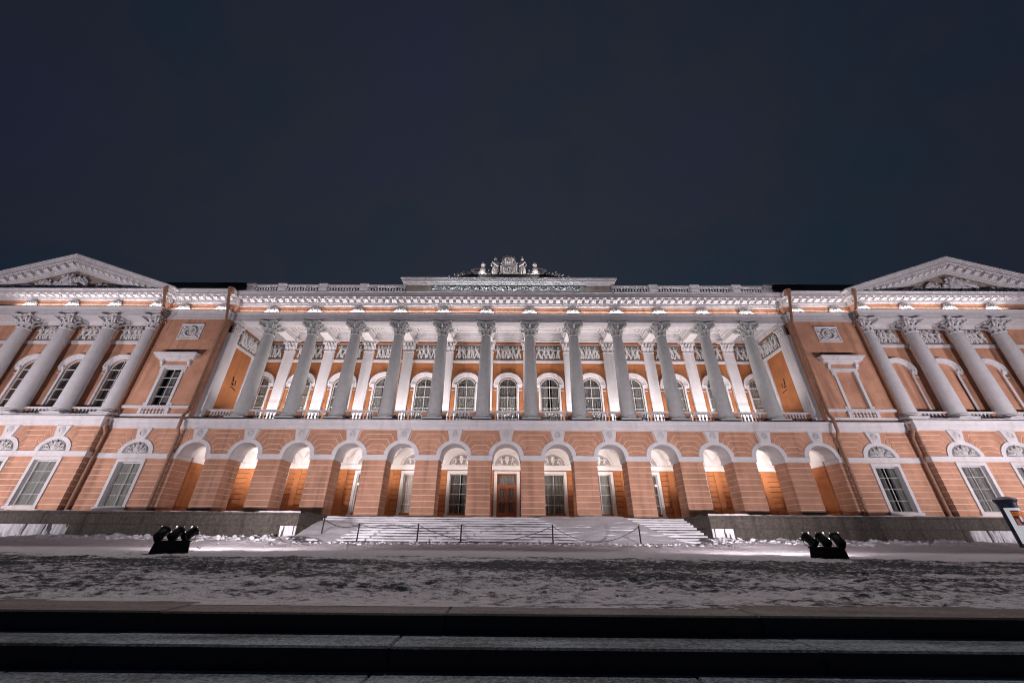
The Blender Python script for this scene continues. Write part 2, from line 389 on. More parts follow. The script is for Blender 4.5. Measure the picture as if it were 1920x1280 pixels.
def levels():                    # rusticated courses below the impost
    out = []; z = IMP0
    while z-STEP > ZF+0.1:
        out.append((z-STEP+0.026, z-0.026)); z -= STEP
    return out
LV = levels()
arcade = pempty('arcade_front')
# piers with their courses
for k, px in enumerate([-26+0.2]+COLS+[26-0.2]):
    end = abs(px) > 25
    x0, x1 = (px-0.88, px+0.88)
    if end: x0, x1 = (-XE+0.02, -25.12) if px < 0 else (25.12, XE-0.02)
    core = MB().box(x0+0.03, x1-0.03, F+0.03, F+1.47, ZF, IMP0)
    p = pbuild(core, 'arcade_pier', 'joint')
    pl = p.location
    for z0, z1 in LV:
        b = block('stone_block', x0, x1, F, F+1.5, z0, z1, 'orange', p, 0.012)
    b = block('stone_block', x0, x1, F-0.01, F+1.51, ZF, LV[-1][0]-0.04, 'orange', p, 0.015)
    im = MB()
    if end:
        im.box(min(x0, x1+0.0), max(x1, x0)+0.0, F-0.06, F+1.56, IMP0, IMP1-0.07)
        im.box(x0-0.10 if px > 0 else x0, x1 if px > 0 else x1+0.10, F-0.10, F+1.60, IMP1-0.07, IMP1)
    else:
        im.box(x0-0.07, x1+0.07, F-0.06, F+1.56, IMP0, IMP1-0.07).box(x0-0.11, x1+0.11, F-0.10, F+1.60, IMP1-0.07, IMP1)
    im.build('impost', 'white', p)
# wall above the arches with the openings
mb = MB(); wall(mb, -XE, XE, IMP1, 7.42, F+0.03, 1.47, [(x, 1.03, IMP1, IMP1, 0.90) for x in BAYS])
pbuild(mb, 'arcade_wall', 'joint')
for x in BAYS:
    mb = MB().ring(0, IMP1, 1.0, 0.86, AA, AB, F-0.05, F+0.05, 24).ring(0, IMP1, 1.0, 0.86, 1.10, 0.945, F-0.035, F+1.53, 24)
    a = pbuild(mb, 'archivolt', 'white', 40); a.location.x += x
    ks = MB().prism([(-0.37, 6.62-0.09), (0.37, 6.62-0.09), (0.575, 7.42), (-0.575, 7.42)], F-0.12, F+0.1, 0.02)
    kk = pbuild(ks, 'keystone', 'white'); kk.location.x += x
    md = MB()
    for r, d in ((1.0, 0.02), (0.72, 0.05), (0.42, 0.03)):
        md.lathe([(r*0.26, 0.0), (r*0.26, -d), (r*0.19, -d-0.02), (r*0.17, -d+0.015), (0.001, -d+0.01)], (0, 0, 0), 18, 'y')
    for i in range(8):
        t = i*math.pi/4; md.ell((0.10*math.cos(t), -0.05, 0.10*math.sin(t)), (0.035, 0.03, 0.035), 6, 4)
    md.v = [(vx, vy, vz*1.22) for vx, vy, vz in md.v]
    o = md.build('medallion', 'relief', kk, (0, F-0.12, 7.02), 50)
for i in range(12): spandrel(BAYS[i], True, BAYS[i+1], True, F, arcade)
spandrel(-XE, False, -24, True, F, arcade); spandrel(24, True, XE, False, F, arcade)
# string cornice between the storeys
def layers(mb, x0, x1, yb, plane, spec, e0=True, e1=True):
    for z0, z1, p in spec: mb.box(x0-(p if e0 else 0), x1+(p if e1 else 0), plane-p, yb, z0, z1)
BELT = [(7.42, 7.56, 0.06), (7.56, 7.66, 0.12), (7.66, 7.98, 0.16), (7.98, 8.06, 0.24), (8.06, 8.14, 0.30)]
mb = MB(); layers(mb, -XE, XE, F+1.5, F, BELT, False, False); mb.box(-XE, XE, F+0.40, B, 8.14, 8.37)
pbuild(mb, 'belt_cornice', 'white')
# arcade interior: back wall, vaults, end walls
OPEN = [4*k for k in range(-5, 6)]
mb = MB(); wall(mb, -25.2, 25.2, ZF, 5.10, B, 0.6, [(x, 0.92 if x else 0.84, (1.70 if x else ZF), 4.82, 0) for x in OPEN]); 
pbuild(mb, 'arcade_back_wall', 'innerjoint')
mb = MB()
for i, (z0, z1) in enumerate(LV):                # rustication of the sheltered wall, left as one mass of flat courses
    edges = [-25.1]+sum([[x-1.16, x+1.16] for x in OPEN], [])+[25.1]
    for a, b in zip(edges[::2], edges[1::2]): mb.box(a, b, B-0.085, B+0.01, z0, z1)
    for s in (-1, 1): mb.box(min(s*25.06, s*25.2), max(s*25.06, s*25.2), F+1.5, B-0.06, z0, z1)
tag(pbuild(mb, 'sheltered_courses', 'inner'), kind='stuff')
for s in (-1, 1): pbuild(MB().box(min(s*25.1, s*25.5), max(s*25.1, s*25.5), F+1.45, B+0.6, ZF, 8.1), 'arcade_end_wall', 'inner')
for s in (-1, 1): pbuild(MB().box(min(s*25.07, s*25.2), max(s*25.07, s*25.2), F+1.48, B, IMP1, 7.6), 'arcade_end_lunette', 'vault')
mb = MB().box(-25.1, 25.1, B-0.09, B+0.3, IMP0, IMP1-0.05).box(-25.1, 25.1, B-0.13, B+0.3, IMP1-0.05, IMP1+0.03)
for s in (-1, 1): mb.box(min(s*25.0, s*25.2), max(s*25.0, s*25.2), F+1.5, B, IMP0, IMP1)
pbuild(mb, 'arcade_back_impost', 'vault')
mb = MB().box(-25.2, 25.2, B+0.02, B+0.5, IMP1, 7.9); pbuild(mb, 'lunette_wall', 'vault')
vm = MB(); nx, ny = 28, 24; Y0, Y1 = F+1.5, B+0.02
for j in range(ny+1):
    for i in range(nx+1):
        x, y = -2+4*i/nx, Y0+(Y1-Y0)*j/ny
        u = x/2; v = (y-(Y0+Y1)/2)/((Y1-Y0)/2)
        zz = max(math.sqrt(max(0, 1-u*u)), math.sqrt(max(0, 1-v*v)))
        vm.v.append((x, y, IMP1+1.62*zz))
vm.f = [(j*(nx+1)+i, j*(nx+1)+i+1, (j+1)*(nx+1)+i+1, (j+1)*(nx+1)+i) for j in range(ny) for i in range(nx)]
vme = vm.mesh('vault', 35)
for x in BAYS:
    o = pob(ob('vault', vme, 'vault', palace, (x, 0, 0)))
mb = MB()
for x in COLS: mb.box(x-0.22, x+0.22, B-0.14, B+0.05, ZF, IMP0-0.001)
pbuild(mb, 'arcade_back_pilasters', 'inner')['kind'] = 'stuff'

def figure(mb, x, z0, h, y, rnd, facing=1, winged=False):
    """a relief figure: head, torso, robe, limbs in low relief; y is the ground plane, the figure stands proud toward -y"""
    hd = h*0.075; lean = rnd.uniform(-0.12, 0.12)*h; yy = y-h*0.05
    hip = (x, yy, z0+h*0.47); sh = (x+lean, yy-0.02, z0+h*0.78); head = (x+lean*1.25+facing*0.02, yy-0.04, z0+h*0.92)
    mb.ell(head, (hd*0.85, hd, hd), 7, 5); mb.limb(hip, sh, h*0.095, h*0.105)
    for s in (-1, 1):
        k = (x+s*h*rnd.uniform(0.05, 0.16), yy-h*0.03, z0+h*0.26); ft = (k[0]+facing*h*rnd.uniform(-0.10, 0.06), yy, z0+h*0.03)
        mb.limb((hip[0]+s*h*0.05, yy, hip[2]), k, h*0.075, h*0.05); mb.limb(k, ft, h*0.05, h*0.03)
        el = (sh[0]+s*h*rnd.uniform(0.14, 0.22), yy-h*0.04, sh[2]-h*rnd.uniform(-0.05, 0.2)); ha = (el[0]+s*h*rnd.uniform(-0.1, 0.16), yy-h*0.05, el[2]+h*rnd.uniform(-0.15, 0.18))
        mb.limb((sh[0]+s*h*0.1, yy, sh[2]), el, h*0.045, h*0.035); mb.limb(el, ha, h*0.035, h*0.025)
    for i in range(3):
        a = rnd.uniform(-0.12, 0.12)*h; mb.limb((hip[0]+a*0.5, yy, hip[2]), (hip[0]+a*1.6, yy+0.01, z0+h*0.10), h*0.045, h*0.03)
    if winged: 
        for i in range(4): mb.limb((sh[0]-facing*h*0.05, yy, sh[2]), (sh[0]-facing*h*(0.22+0.07*i), yy+0.01, sh[2]+h*(0.16-0.12*i)), h*0.05, h*0.02)
def relief_panel(wd, ht, seed, nfig):
    rnd = random.Random(seed); mb = MB()
    for i in range(nfig):
        x = -wd/2+wd*(i+0.5)/nfig+rnd.uniform(-0.06, 0.06)
        figure(mb, x, -ht/2+0.02, ht*rnd.uniform(0.86, 0.95), 0.0, rnd, rnd.choice((-1, 1)))
    for i in range(5):
        x = rnd.uniform(-wd/2+0.1, wd/2-0.1); z = rnd.uniform(-ht*0.3, ht*0.35)
        mb.limb((x, -0.02, z), (x+rnd.uniform(-0.3, 0.3), -0.03, z+rnd.uniform(-0.35, 0.35)), 0.03, 0.02)
    return mb.mesh('relief_figures', 60)
RP = [relief_panel(2.35, 1.5, 11+i, 5+(i % 2)) for i in range(5)]
def scroll(mb, cx, cz, r, turns, y, rad, sgn=1, a0=0.0, n=18):
    pts = []
    for i in range(n+1):
        t = i/n; rr = r*(1-0.85*t); a = a0+sgn*turns*2*math.pi*t; pts.append((cx+rr*math.cos(a), y-0.02-0.03*t, cz+rr*math.sin(a)))
    mb.tube(pts, rad, 5, rad*0.6)
def lunette_relief(hw, ht, seed, kind):
    rnd = random.Random(seed); mb = MB()
    if kind == 'figures':            # two kneeling winged figures holding a vase
        mb.lathe([(0.001, 0), (0.13, 0.02), (0.07, 0.12), (0.16, 0.30), (0.19, 0.50), (0.12, 0.62), (0.15, 0.68), (0.001, 0.70)], (0, -0.03, 0.03), 10)
        for s in (-1, 1):
            figure(mb, s*0.46, 0.0, ht*0.80, 0.0, rnd, -s, True); mb.limb((s*0.35, -0.06, 0.45), (s*0.12, -0.07, 0.52), 0.045, 0.03)
            mb.limb((s*0.60, -0.05, 0.06), (s*0.86, -0.03, 0.05), 0.06, 0.03)
    else:                            # trophies and scrolling leaves
        for s in (-1, 1):
            scroll(mb, s*0.28, ht*0.52, 0.17, 1.4, -0.02, 0.045, s, rnd.uniform(0, 3)); scroll(mb, s*0.62, ht*0.30, 0.16, 1.4, -0.02, 0.045, -s, rnd.uniform(0, 3))
            mb.limb((s*0.1, -0.04, 0.05), (s*0.42, -0.03, ht*0.78), 0.05, 0.03); mb.limb((s*0.2, -0.04, 0.08), (s*0.86, -0.03, 0.12), 0.06, 0.03)
            mb.ell((s*0.45, -0.05, 0.14), (0.13, 0.06, 0.09)); mb.limb((s*0.3, -0.05, 0.2), (s*0.7, -0.03, ht*0.5), 0.04, 0.03)
        mb.ell((0, -0.06, ht*0.62), (0.13, 0.09, 0.15)); mb.ell((0, -0.05, ht*0.28), (0.16, 0.08, 0.22)); mb.limb((0, -0.05, 0.03), (0, -0.05, ht*0.88), 0.06, 0.04)
    return mb.mesh('relief_figures', 60)
LUN_F = [lunette_relief(0.95, 0.85, 3+i, 'figures') for i in range(2)]
LUN_T = [lunette_relief(1.0, 0.95, 30+i, 'trophy') for i in range(3)]
def half_disc(cx, zs, a, b, y0, y1, n=20): 
    return MB().prism([(cx+a*math.cos(math.pi*i/n), zs+b*math.sin(math.pi*i/n)) for i in range(n+1)], y0, y1)

# windows -----------------------------------------------------------------
def window(parent, cx, hw, zb, zt, y, rows, cols=2, rise=0.0, fill='curtain', depth=0.28, mut=0.045, glass=True, frame_m='frame'):
    """y: plane of the glass. The frame with its glazing bars is the part; panes and curtain hang under it."""
    mb = MB(); t = 0.07
    mb.box(-hw, -hw+t, y-0.05, y+0.05, zb, zt).box(hw-t, hw, y-0.05, y+0.05, zb, zt).box(-hw+t, hw-t, y-0.05, y+0.05, zb, zb+t)
    if rise: mb.ring(0, zt, hw-t, rise-t, hw, rise, y-0.05, y+0.05, 16); mb.box(-hw+t, hw-t, y-0.045, y+0.045, zt-mut*0.7, zt+mut*0.7)
    else: mb.box(-hw+t, hw-t, y-0.05, y+0.05, zt-t, zt)
    for c in range(1, cols):
        x = -hw+2*hw*c/cols; mb.box(x-mut/2, x+mut/2, y-0.03, y+0.03, zb+t, zt+(rise-t if rise else -t))
    hs = (zt-zb)/rows
    for r in range(1, rows): mb.box(-hw+t, hw-t, y-0.032, y+0.032, zb+hs*r-mut/2, zb+hs*r+mut/2)
    f = pbuild(mb, 'window', frame_m); f.location.x += cx
    for r in range(rows):
        for c in range(cols):
            x0, x1 = -hw+2*hw*c/cols+0.03, -hw+2*hw*(c+1)/cols-0.03
            k = ('pane', round(x1-x0, 3), round(hs, 3))
            if k not in _cb: _cb[k] = MB().box(-(x1-x0)/2, (x1-x0)/2, -0.004, 0.004, -hs/2+0.02, hs/2-0.02).mesh('pane')
            ob('pane', _cb[k], 'glass', f, ((x0+x1)/2, y, zb+hs*(r+0.5)), (random.uniform(-.006,.006), 0, random.uniform(-.006,.006)))
    if rise:
        for s in range(cols if cols == 2 else 1):
            n = 10; a0, a1 = (math.pi/2, math.pi) if s == 0 else (0, math.pi/2)
            poly = [(0, zt)]+[((hw-0.04)*math.cos(a0+(a1-a0)*i/n), zt+(rise-0.04)*math.sin(a0+(a1-a0)*i/n)) for i in range(n+1)]
            MB().prism(poly, y-0.004, y+0.004).build('pane', 'glass', f)
    top = zt+rise
    if fill:
        n = 60; vs = []; ph = random.uniform(0, 6); gap = random.choice((0, 0, 2, 4, 7)) if fill in ('curtain', 'warm', 'dim') else 0
        for i in range(n+1):
            x = -hw+2*hw*i/n; yy = y+depth+(0.05*math.sin(i*0.9+ph)+0.025*math.sin(i*2.1+ph) if fill != 'blind' else 0.015*math.sin(i*0.5+ph))
            vs += [(x, yy, zb), (x, yy+0.02*math.sin(i), top)]
        cm = MB().add(vs, [(2*i, 2*i+2, 2*i+3, 2*i+1) for i in range(n) if not (gap and abs(i-n*0.5) < gap)])
        cm.build('curtain', {'curtain': 'curtain', 'blind': 'blind', 'bright': 'brightcurtain', 'dim': 'dimcurtain', 'warm': 'warmcurtain'}[fill], f, (0,0,0), 80)
    return f
rndw = random.Random(5)
for x in OPEN:
    if x:
        fr = MB().box(-1.13, -0.90, B-0.10, B+0.25, 1.55, 5.03).box(0.90, 1.13, B-0.10, B+0.25, 1.55, 5.03).box(-0.90, 0.90, B-0.10, B+0.25, 4.80, 5.03)
        fr.box(-1.2, 1.2, B-0.16, B+0.2, 1.42, 1.55)
        o = pbuild(fr, 'window_surround', 'vault'); o.location.x += x
        window(palace, x, 0.90, 1.55, 4.80, B+0.16, 4, 2, 0, 'bright' if x == -8 else rndw.choice(('blind', 'curtain', 'warm', 'dim')))
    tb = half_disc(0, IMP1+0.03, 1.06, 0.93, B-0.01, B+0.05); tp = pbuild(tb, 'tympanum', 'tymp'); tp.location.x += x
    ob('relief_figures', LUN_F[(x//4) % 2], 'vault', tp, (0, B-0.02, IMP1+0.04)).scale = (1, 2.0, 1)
    rg = MB().ring(0, IMP1+0.03, 1.06, 0.93, 1.14, 1.0, B-0.06, B+0.03, 20).ring(0, IMP1+0.03, 1.28, 1.14, 1.36, 1.21, B-0.04, B+0.03, 20)
    o = pbuild(rg, 'tympanum_moulding', 'vault'); o.location.x += x
# the entrance door
mb = MB().box(-1.1, -0.84, B-0.10, B+0.2, ZF, 5.03).box(0.84, 1.1, B-0.10, B+0.2, ZF, 5.03).box(-0.84, 0.84, B-0.10, B+0.2, 4.82, 5.03)
pbuild(mb, 'door_surround', 'vault')
mb = MB().box(-0.84, -0.74, B+0.05, B+0.15, ZF, 4.82).box(0.74, 0.84, B+0.05, B+0.15, ZF, 4.82).box(-0.74, 0.74, B+0.05, B+0.15, 4.72, 4.82).box(-0.74, 0.74, B+0.03, B+0.16, 3.78, 3.95)
door = pbuild(mb, 'door', 'wood')
for s in (-1, 1):
    lf = MB(); a, b = (0.02, 0.73)
    xs = lambda p, q: (min(s*p, s*q), max(s*p, s*q))
    for p, q, z0, z1 in ((a, a+0.13, ZF, 3.78), (b-0.12, b, ZF, 3.78), (a+0.13, b-0.12, 3.64, 3.78), (a+0.13, b-0.12, 2.55, 2.66), (a+0.13, b-0.12, 1.2, 1.75)):
        x0, x1 = xs(p, q); lf.box(x0, x1, B+0.06, B+0.13, z0, z1)
    l = lf.build('door_leaf', 'wood', door)
    MB().box(*xs(a+0.13, b-0.12), B+0.095, B+0.103, 2.66, 3.64).build('pane', 'glass', door); MB().box(*xs(a+0.13, b-0.12), B+0.095, B+0.103, 1.75, 2.55).build('pane', 'glass', door)
    MB().tube([(s*0.1, B+0.0, 2.2), (s*0.1, B+0.0, 2.5)], 0.018, 6).box(s*0.1-0.01, s*0.1+0.01, B, B+0.07, 2.22, 2.25).box(s*0.1-0.01, s*0.1+0.01, B, B+0.07, 2.45, 2.48).build('handle', 'iron', door)
MB().box(-0.74, 0.74, B+0.095, B+0.103, 3.95, 4.72).build('transom_pane', 'glass', door)
n = 60; vs = []
for i in range(n+1):
    x = -0.74+1.48*i/n; vs += [(x, B+0.3+0.04*math.sin(i*0.8), ZF), (x, B+0.3+0.04*math.sin(i*0.8), 4.72)]
MB().add(vs, [(2*i, 2*i+2, 2*i+3, 2*i+1) for i in range(n)]).build('curtain', 'curtain', door, (0,0,0), 80)
mb = MB().box(-60, 60, B+1.5, B+1.6, ZF, 18)
for s in (-1, 1): mb.box(min(s*25.6, s*60), max(s*25.6, s*60), F+1.3, F+1.4, ZF, 17.4)
pbuild(mb, 'interior_wall', 'dark')

# ================================================================== LOGGIA
# columns
def leaf(mb, a, r, z, h, wd, curl):
    """an acanthus leaf on the bell of a capital, turned out at the tip"""
    ca, sa = math.cos(a), math.sin(a); prof = [(0.0, 0.0, 1.0), (0.03, 0.35, 1.12), (0.05, 0.68, 1.0), (curl*0.6, 0.92, 0.72), (curl, 0.90, 0.4), (curl*0.95, 0.76, 0.12)]
    vs = []
    for dr, t, wf in prof:
        for s, bulge in ((-1, 0), (-0.5, 0.02), (0, 0.035), (0.5, 0.02), (1, 0)):
            rr = r+dr+bulge; x, y = rr*ca-s*wf*wd*0.5*sa, rr*sa+s*wf*wd*0.5*ca; vs.append((x, y, z+h*t))
    fs = [(5*i+k, 5*i+k+1, 5*i+k+6, 5*i+k+5) for i in range(len(prof)-1) for k in range(4)]
    mb.add(vs, fs)
def capital_mesh(r, h, half=False):
    """a Corinthian capital: bell, two rows of leaves, corner volutes and a hollow-sided abacus"""
    mb = MB(); mb.lathe([(r*0.80, 0), (r*0.78, h*0.3), (r*0.85, h*0.6), (r*1.15, h*0.82), (r*1.3, h*0.86), (0.01, h*0.87)], (0,0,0), 20)
    for i in range(8): leaf(mb, math.pi/8+i*math.pi/4, r*1.0, 0.0, h*0.42, r*0.50, r*0.62)
    for i in range(8): leaf(mb, i*math.pi/4, r*1.12, h*0.16, h*0.54, r*0.48, r*0.95)
    for i in range(4):
        a = math.pi/4+i*math.pi/2; ca, sa = math.cos(a), math.sin(a)
        for s in (-1, 1):
            pts = []
            for k in range(12):
                t = k/11; an = -0.6+t*5.6; q = 0.26*r*(1.5-1.2*t); rr = r*2.12+q*math.cos(an); zz = h*0.72+q*math.sin(an)
                if k == 0: rr, zz = r*1.2, h*0.48
                pts.append((rr*ca-s*0.09*sa, rr*sa+s*0.09*ca, zz))
            mb.tube(pts, r*0.15, 5, r*0.11)
        leaf(mb, a, r*1.25, h*0.34, h*0.40, r*0.45, r*0.6)
        b = i*math.pi/2; mb.ell((r*1.62*math.cos(b), r*1.62*math.sin(b), h*0.90), (r*0.24, r*0.24, h*0.11), 7, 5)
        for s in (-1, 1):
            pts = [(r*1.25*math.cos(b)-s*0.4*r*math.sin(b)*t*2, r*1.25*math.sin(b)+s*0.4*r*math.cos(b)*t*2, h*(0.52+0.24*t)) for t in (0.1, 0.6, 1.0)]
            mb.tube(pts, r*0.10, 5, r*0.17)
    poly = []; KA = 2.72
    for i in range(4):
        a = math.pi/4+i*math.pi/2
        c0 = Vector((math.cos(a-0.07), math.sin(a-0.07)))*r*KA; c1 = Vector((math.cos(a+0.07), math.sin(a+0.07)))*r*KA
        poly += [c0, c1]; a2 = math.pi/4+(i+1)*math.pi/2; c2 = Vector((math.cos(a2-0.07), math.sin(a2-0.07)))*r*KA; m = (c1+c2)/2
        for t in (0.15, 0.32, 0.5, 0.68, 0.85):
            p = c1.lerp(c2, t); k = 4*t*(1-t); poly.append(p-m.normalized()*0.42*r*k)
    n = len(poly); vs = [(p.x*0.96, p.y*0.96, h*0.84) for p in poly]+[(p.x*0.98, p.y*0.98, h*0.92) for p in poly]+[(p.x*1.03, p.y*1.03, h*1.0) for p in poly]
    fs = [tuple(range(n-1, -1, -1)), tuple(2*n+i for i in range(n))]+[(k*n+i, k*n+(i+1) % n, k*n+n+(i+1) % n, k*n+n+i) for k in (0, 1) for i in range(n)]
    mb.add(vs, fs)
    return mb.mesh('capital', 45)
RB, RT = 0.585, 0.425
def shaft_mesh(z0, z1, rb, rt):
    pr = []
    for i in range(15):
        t = i/14; pr.append((rb-(rb-rt)*(t**1.7), z0+(z1-z0)*t))
    pr += [(rt+0.02, z1), (rt+0.065, z1+0.03), (rt+0.065, z1+0.08), (rt+0.01, z1+0.11)]
    return MB().lathe([(rb+0.05, z0-0.02), (rb+0.05, z0+0.04)]+pr[1:], (0,0,0), 28).mesh('shaft', 40)
def base_mesh(rb):
    mb = MB().box(-rb*1.36, rb*1.36, -rb*1.36, rb*1.36, 0, 0.12)
    mb.lathe([(rb*1.1, 0.12), (rb*1.32, 0.14), (rb*1.36, 0.18), (rb*1.32, 0.22), (rb*1.14, 0.24), (rb*1.08, 0.27), (rb*1.12, 0.30), (rb*1.22, 0.32), (rb*1.24, 0.35), (rb*1.18, 0.385), (rb*1.05, 0.39)], (0,0,0), 28)
    return mb.mesh('base', 40)
Z0C, Z1C = 8.37, 17.45
CAPH = 1.12
ME_SH, ME_CAP, ME_BASE = shaft_mesh(Z0C+0.39, Z1C-CAPH-0.11, RB, RT), capital_mesh(RT, CAPH), base_mesh(RB)
PAVM = {}
def column(x, y, m='column'):
    if m not in PAVM: PAVM[m] = [q.copy() for q in (ME_SH, ME_CAP, ME_BASE)]
    a, b, c = PAVM[m]
    s = pob(ob('column', a, m, palace, (x, y, 0)))
    ob('capital', b, m, s, (0, 0, Z1C-CAPH)); ob('base', c, m, s, (0, 0, Z0C)); return s
for x in COLS: column(x, CY)
# balusters
ME_BAL = MB().lathe([(0.07, 0), (0.07, 0.05), (0.04, 0.08), (0.075, 0.18), (0.088, 0.27), (0.06, 0.38), (0.038, 0.47), (0.05, 0.52), (0.035, 0.54), (0.07, 0.57), (0.07, 0.62)], (0,0,0), 10).mesh('baluster', 50)
def balustrade(x0, x1, y, z0, nb, solid, m='white', h=0.62, sc_=1.0, solid_m='orange'):
    """plinth, rail, solid ends and separate balusters"""
    mb = MB().box(x0, x1, y-0.15, y+0.15, z0, z0+0.10).box(x0, x1, y-0.17, y+0.17, z0+0.10+h, z0+0.10+h+0.13)
    bl = pbuild(mb, 'balustrade', m)
    if solid:
        for a, b in ((x0, x0+solid), (x1-solid, x1)): block('panel', a, b, y-0.11, y+0.11, z0+0.10, z0+0.10+h, solid_m, bl, 0.015)
    a, b = x0+solid, x1-solid
    for i in range(nb):
        o = ob('baluster', ME_BAL, m, bl, (a+(b-a)*(i+0.5)/nb, y, z0+0.10)); o.scale = (sc_, sc_, h/0.62)
    return bl
for i in range(11): balustrade(COLS[i]+0.62, COLS[i+1]-0.62, CY, Z0C, 7, 0.38)
for s in (-1, 1): balustrade(min(s*22.62, s*25.0), max(s*22.62, s*25.0), CY, Z0C, 7, 0.32)
# loggia back wall
mb = MB(); wall(mb, -25.4, 25.4, 8.14, 17.8, B, 0.5, [(x, 0.90, 8.5, 13.0, 0.77) for x in BAYS])
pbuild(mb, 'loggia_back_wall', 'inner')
PIL_SH = MB().box(-0.5, 0.5, B-0.24, B, 8.80, 16.42).box(-0.55, 0.55, B-0.29, B, 16.34, 16.44).box(-0.62, 0.62, B-0.34, B, 8.37, 8.62).box(-0.57, 0.57, B-0.30, B, 8.62, 8.80).mesh('pilaster')
def pil_capital():
    mb = MB().box(-0.46, 0.46, -0.10, 0.1, 0, 1.15)
    def lf(x, z, h, wd, out):
        prof = [(0, 0, 1), (0.03, 0.4, 1.1), (0.06, 0.7, 1.0), (out*0.6, 0.93, 0.75), (out, 0.9, 0.45), (out*0.9, 0.75, 0.15)]; vs = []
        for d, t, wf in prof:
            for s, bu in ((-1, 0), (-0.5, .02), (0, .035), (0.5, .02), (1, 0)): vs.append((x+s*wf*wd/2, -0.20-d-bu, z+h*t))
        mb.add(vs, [(5*i+k, 5*i+k+1, 5*i+k+6, 5*i+k+5) for i in range(5) for k in range(4)])
    for x in (-0.34, 0, 0.34): lf(x, 0, 0.46, 0.25, 0.28)
    for x in (-0.5, -0.17, 0.17, 0.5): lf(x, 0.16, 0.66, 0.22, 0.42)
    for s in (-1, 1):
        scroll(mb, s*0.60, 0.86, 0.19, 1.3, -0.42, 0.07, s, 1.0); mb.limb((s*0.3, -0.28, 0.5), (s*0.5, -0.36, 0.9), 0.06, 0.06)
    mb.ell((0, -0.36, 1.06), (0.12, 0.08, 0.1)); mb.prism([(-0.72, 1.04), (0.72, 1.04), (0.75, 1.22), (-0.75, 1.22)], -0.58, 0.1)
    return mb.mesh('capital', 50)
ME_PCAP = pil_capital()
for x in COLS:
    p = pob(ob('pilaster', PIL_SH, 'white', palace, (x, 0, 0))); ob('capital', ME_PCAP, 'white', p, (0, B, 16.44))
def arch_window_trim(cx, y, zs, a, b, m='white', blind=False):
    """archivolt with three steps, impost blocks, jamb strips and the recessed side panels of an arched window"""
    mb = MB().ring(0, zs, a, b, a+0.16, b+0.13, y-0.10, y+0.12, 22).ring(0, zs, a+0.16, b+0.13, a+0.34, b+0.29, y-0.17, y+0.02, 22).ring(0, zs, a+0.34, b+0.29, a+0.47, b+0.42, y-0.25, y+0.02, 22)
    t = pbuild(mb, 'window_archivolt', m, 35); t.location.x += cx
    for s in (-1, 1):
        ip = MB(); xs = lambda p, q: (min(s*p, s*q), max(s*p, s*q))
        ip.box(*xs(a, a+0.50), y-0.22, y+0.02, zs-0.10, zs).box(*xs(a+0.02, a+0.47), y-0.16, y+0.02, zs-0.22, zs-0.10).box(*xs(a+0.03, a+0.45), y-0.12, y+0.02, zs-0.30, zs-0.22)
        ip.build('impost', m, t)
        jb = MB().box(*xs(a, a+0.16), y-0.09, y+0.12, 8.5, zs-0.30).box(*xs(a+0.16, a+0.48), y-0.07, y+0.02, zs-0.62, zs-0.54); jb.build('jamb', m, t)
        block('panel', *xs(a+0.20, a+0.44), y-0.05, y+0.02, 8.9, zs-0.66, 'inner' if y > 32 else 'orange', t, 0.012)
    return t
CH = random.Random(9)
for x in BAYS:
    arch_window_trim(x, B, 13.0, 0.90, 0.77)
    window(palace, x, 0.88, 8.6, 13.0-0.22, B+0.10, 4, 2, 0.92, CH.choice(('curtain', 'curtain', 'warm', 'dim')), CH.choice((0.13, 0.16, 0.25)))
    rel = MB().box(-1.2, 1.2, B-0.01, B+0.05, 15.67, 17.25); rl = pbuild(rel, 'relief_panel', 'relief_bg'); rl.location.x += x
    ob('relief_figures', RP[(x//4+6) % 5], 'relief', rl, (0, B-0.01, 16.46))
for x in (-8, 0, 4, 8):  # glowing beads behind the panes imitate specks of chandelier light
    ch = MB(); rc = random.Random(x)
    for i in range(34): ch.ell((rc.uniform(-0.62, 0.62), B+0.19, 9.9+abs(rc.gauss(0, 0.42))), (0.022, 0.012, 0.03), 5, 4)
    pob(ob('chandelier_reflection', ch.mesh('chandelier_specks'), 'glow', palace, (x, 0, 0))).name = 'chandelier_specks'
mb = MB()
for x in BAYS: mb.box(max(-25.0, x-1.5), min(25.0, x+1.5), B-0.12, B, 15.35, 15.55).box(max(-25, x-1.5), min(25, x+1.5), B-0.07, B, 15.28, 15.35)
mb.box(-25.2, 25.2, B-0.06, B, 17.30, 17.36)
pbuild(mb, 'loggia_string_course', 'white')
# upper entablature of the back wall and the coffered ceiling
mb = MB()
for z0, z1, p in ((17.66, 17.92, 0.16), (17.92, 18.1, 0.22), (18.1, 18.3, 0.34), (18.3, 18.45, 0.44), (18.45, 18.62, 0.52)): mb.box(-25.3, 25.3, B-p, B+0.3, z0, z1)
for s in (-1, 1):
    for z0, z1, p in ((17.45, 17.92, 0.0), (17.92, 18.3, 0.10), (18.3, 18.62, 0.25)): mb.box(min(s*(25.0-p), s*25.5), max(s*(25.0-p), s*25.5), YC+0.9, B, z0, z1)
pbuild(mb, 'loggia_entablature', 'white')
mb = MB().box(-25.5, 25.5, YC+0.2, B+0.3, 18.62, 18.80); pbuild(mb, 'loggia_ceiling', 'vault')
BEAM = MB().box(-0.42, 0.42, YC+1.15, B-0.15, 17.45, 18.62).box(-0.52, 0.52, YC+1.15, B-0.4, 17.95, 18.62).box(-0.62, 0.62, YC+1.15, B-0.5, 18.25, 18.62).mesh('ceiling_beam')
for x in COLS: pob(ob('ceiling_beam', BEAM, 'vault', palace, (x, 0, 0)))
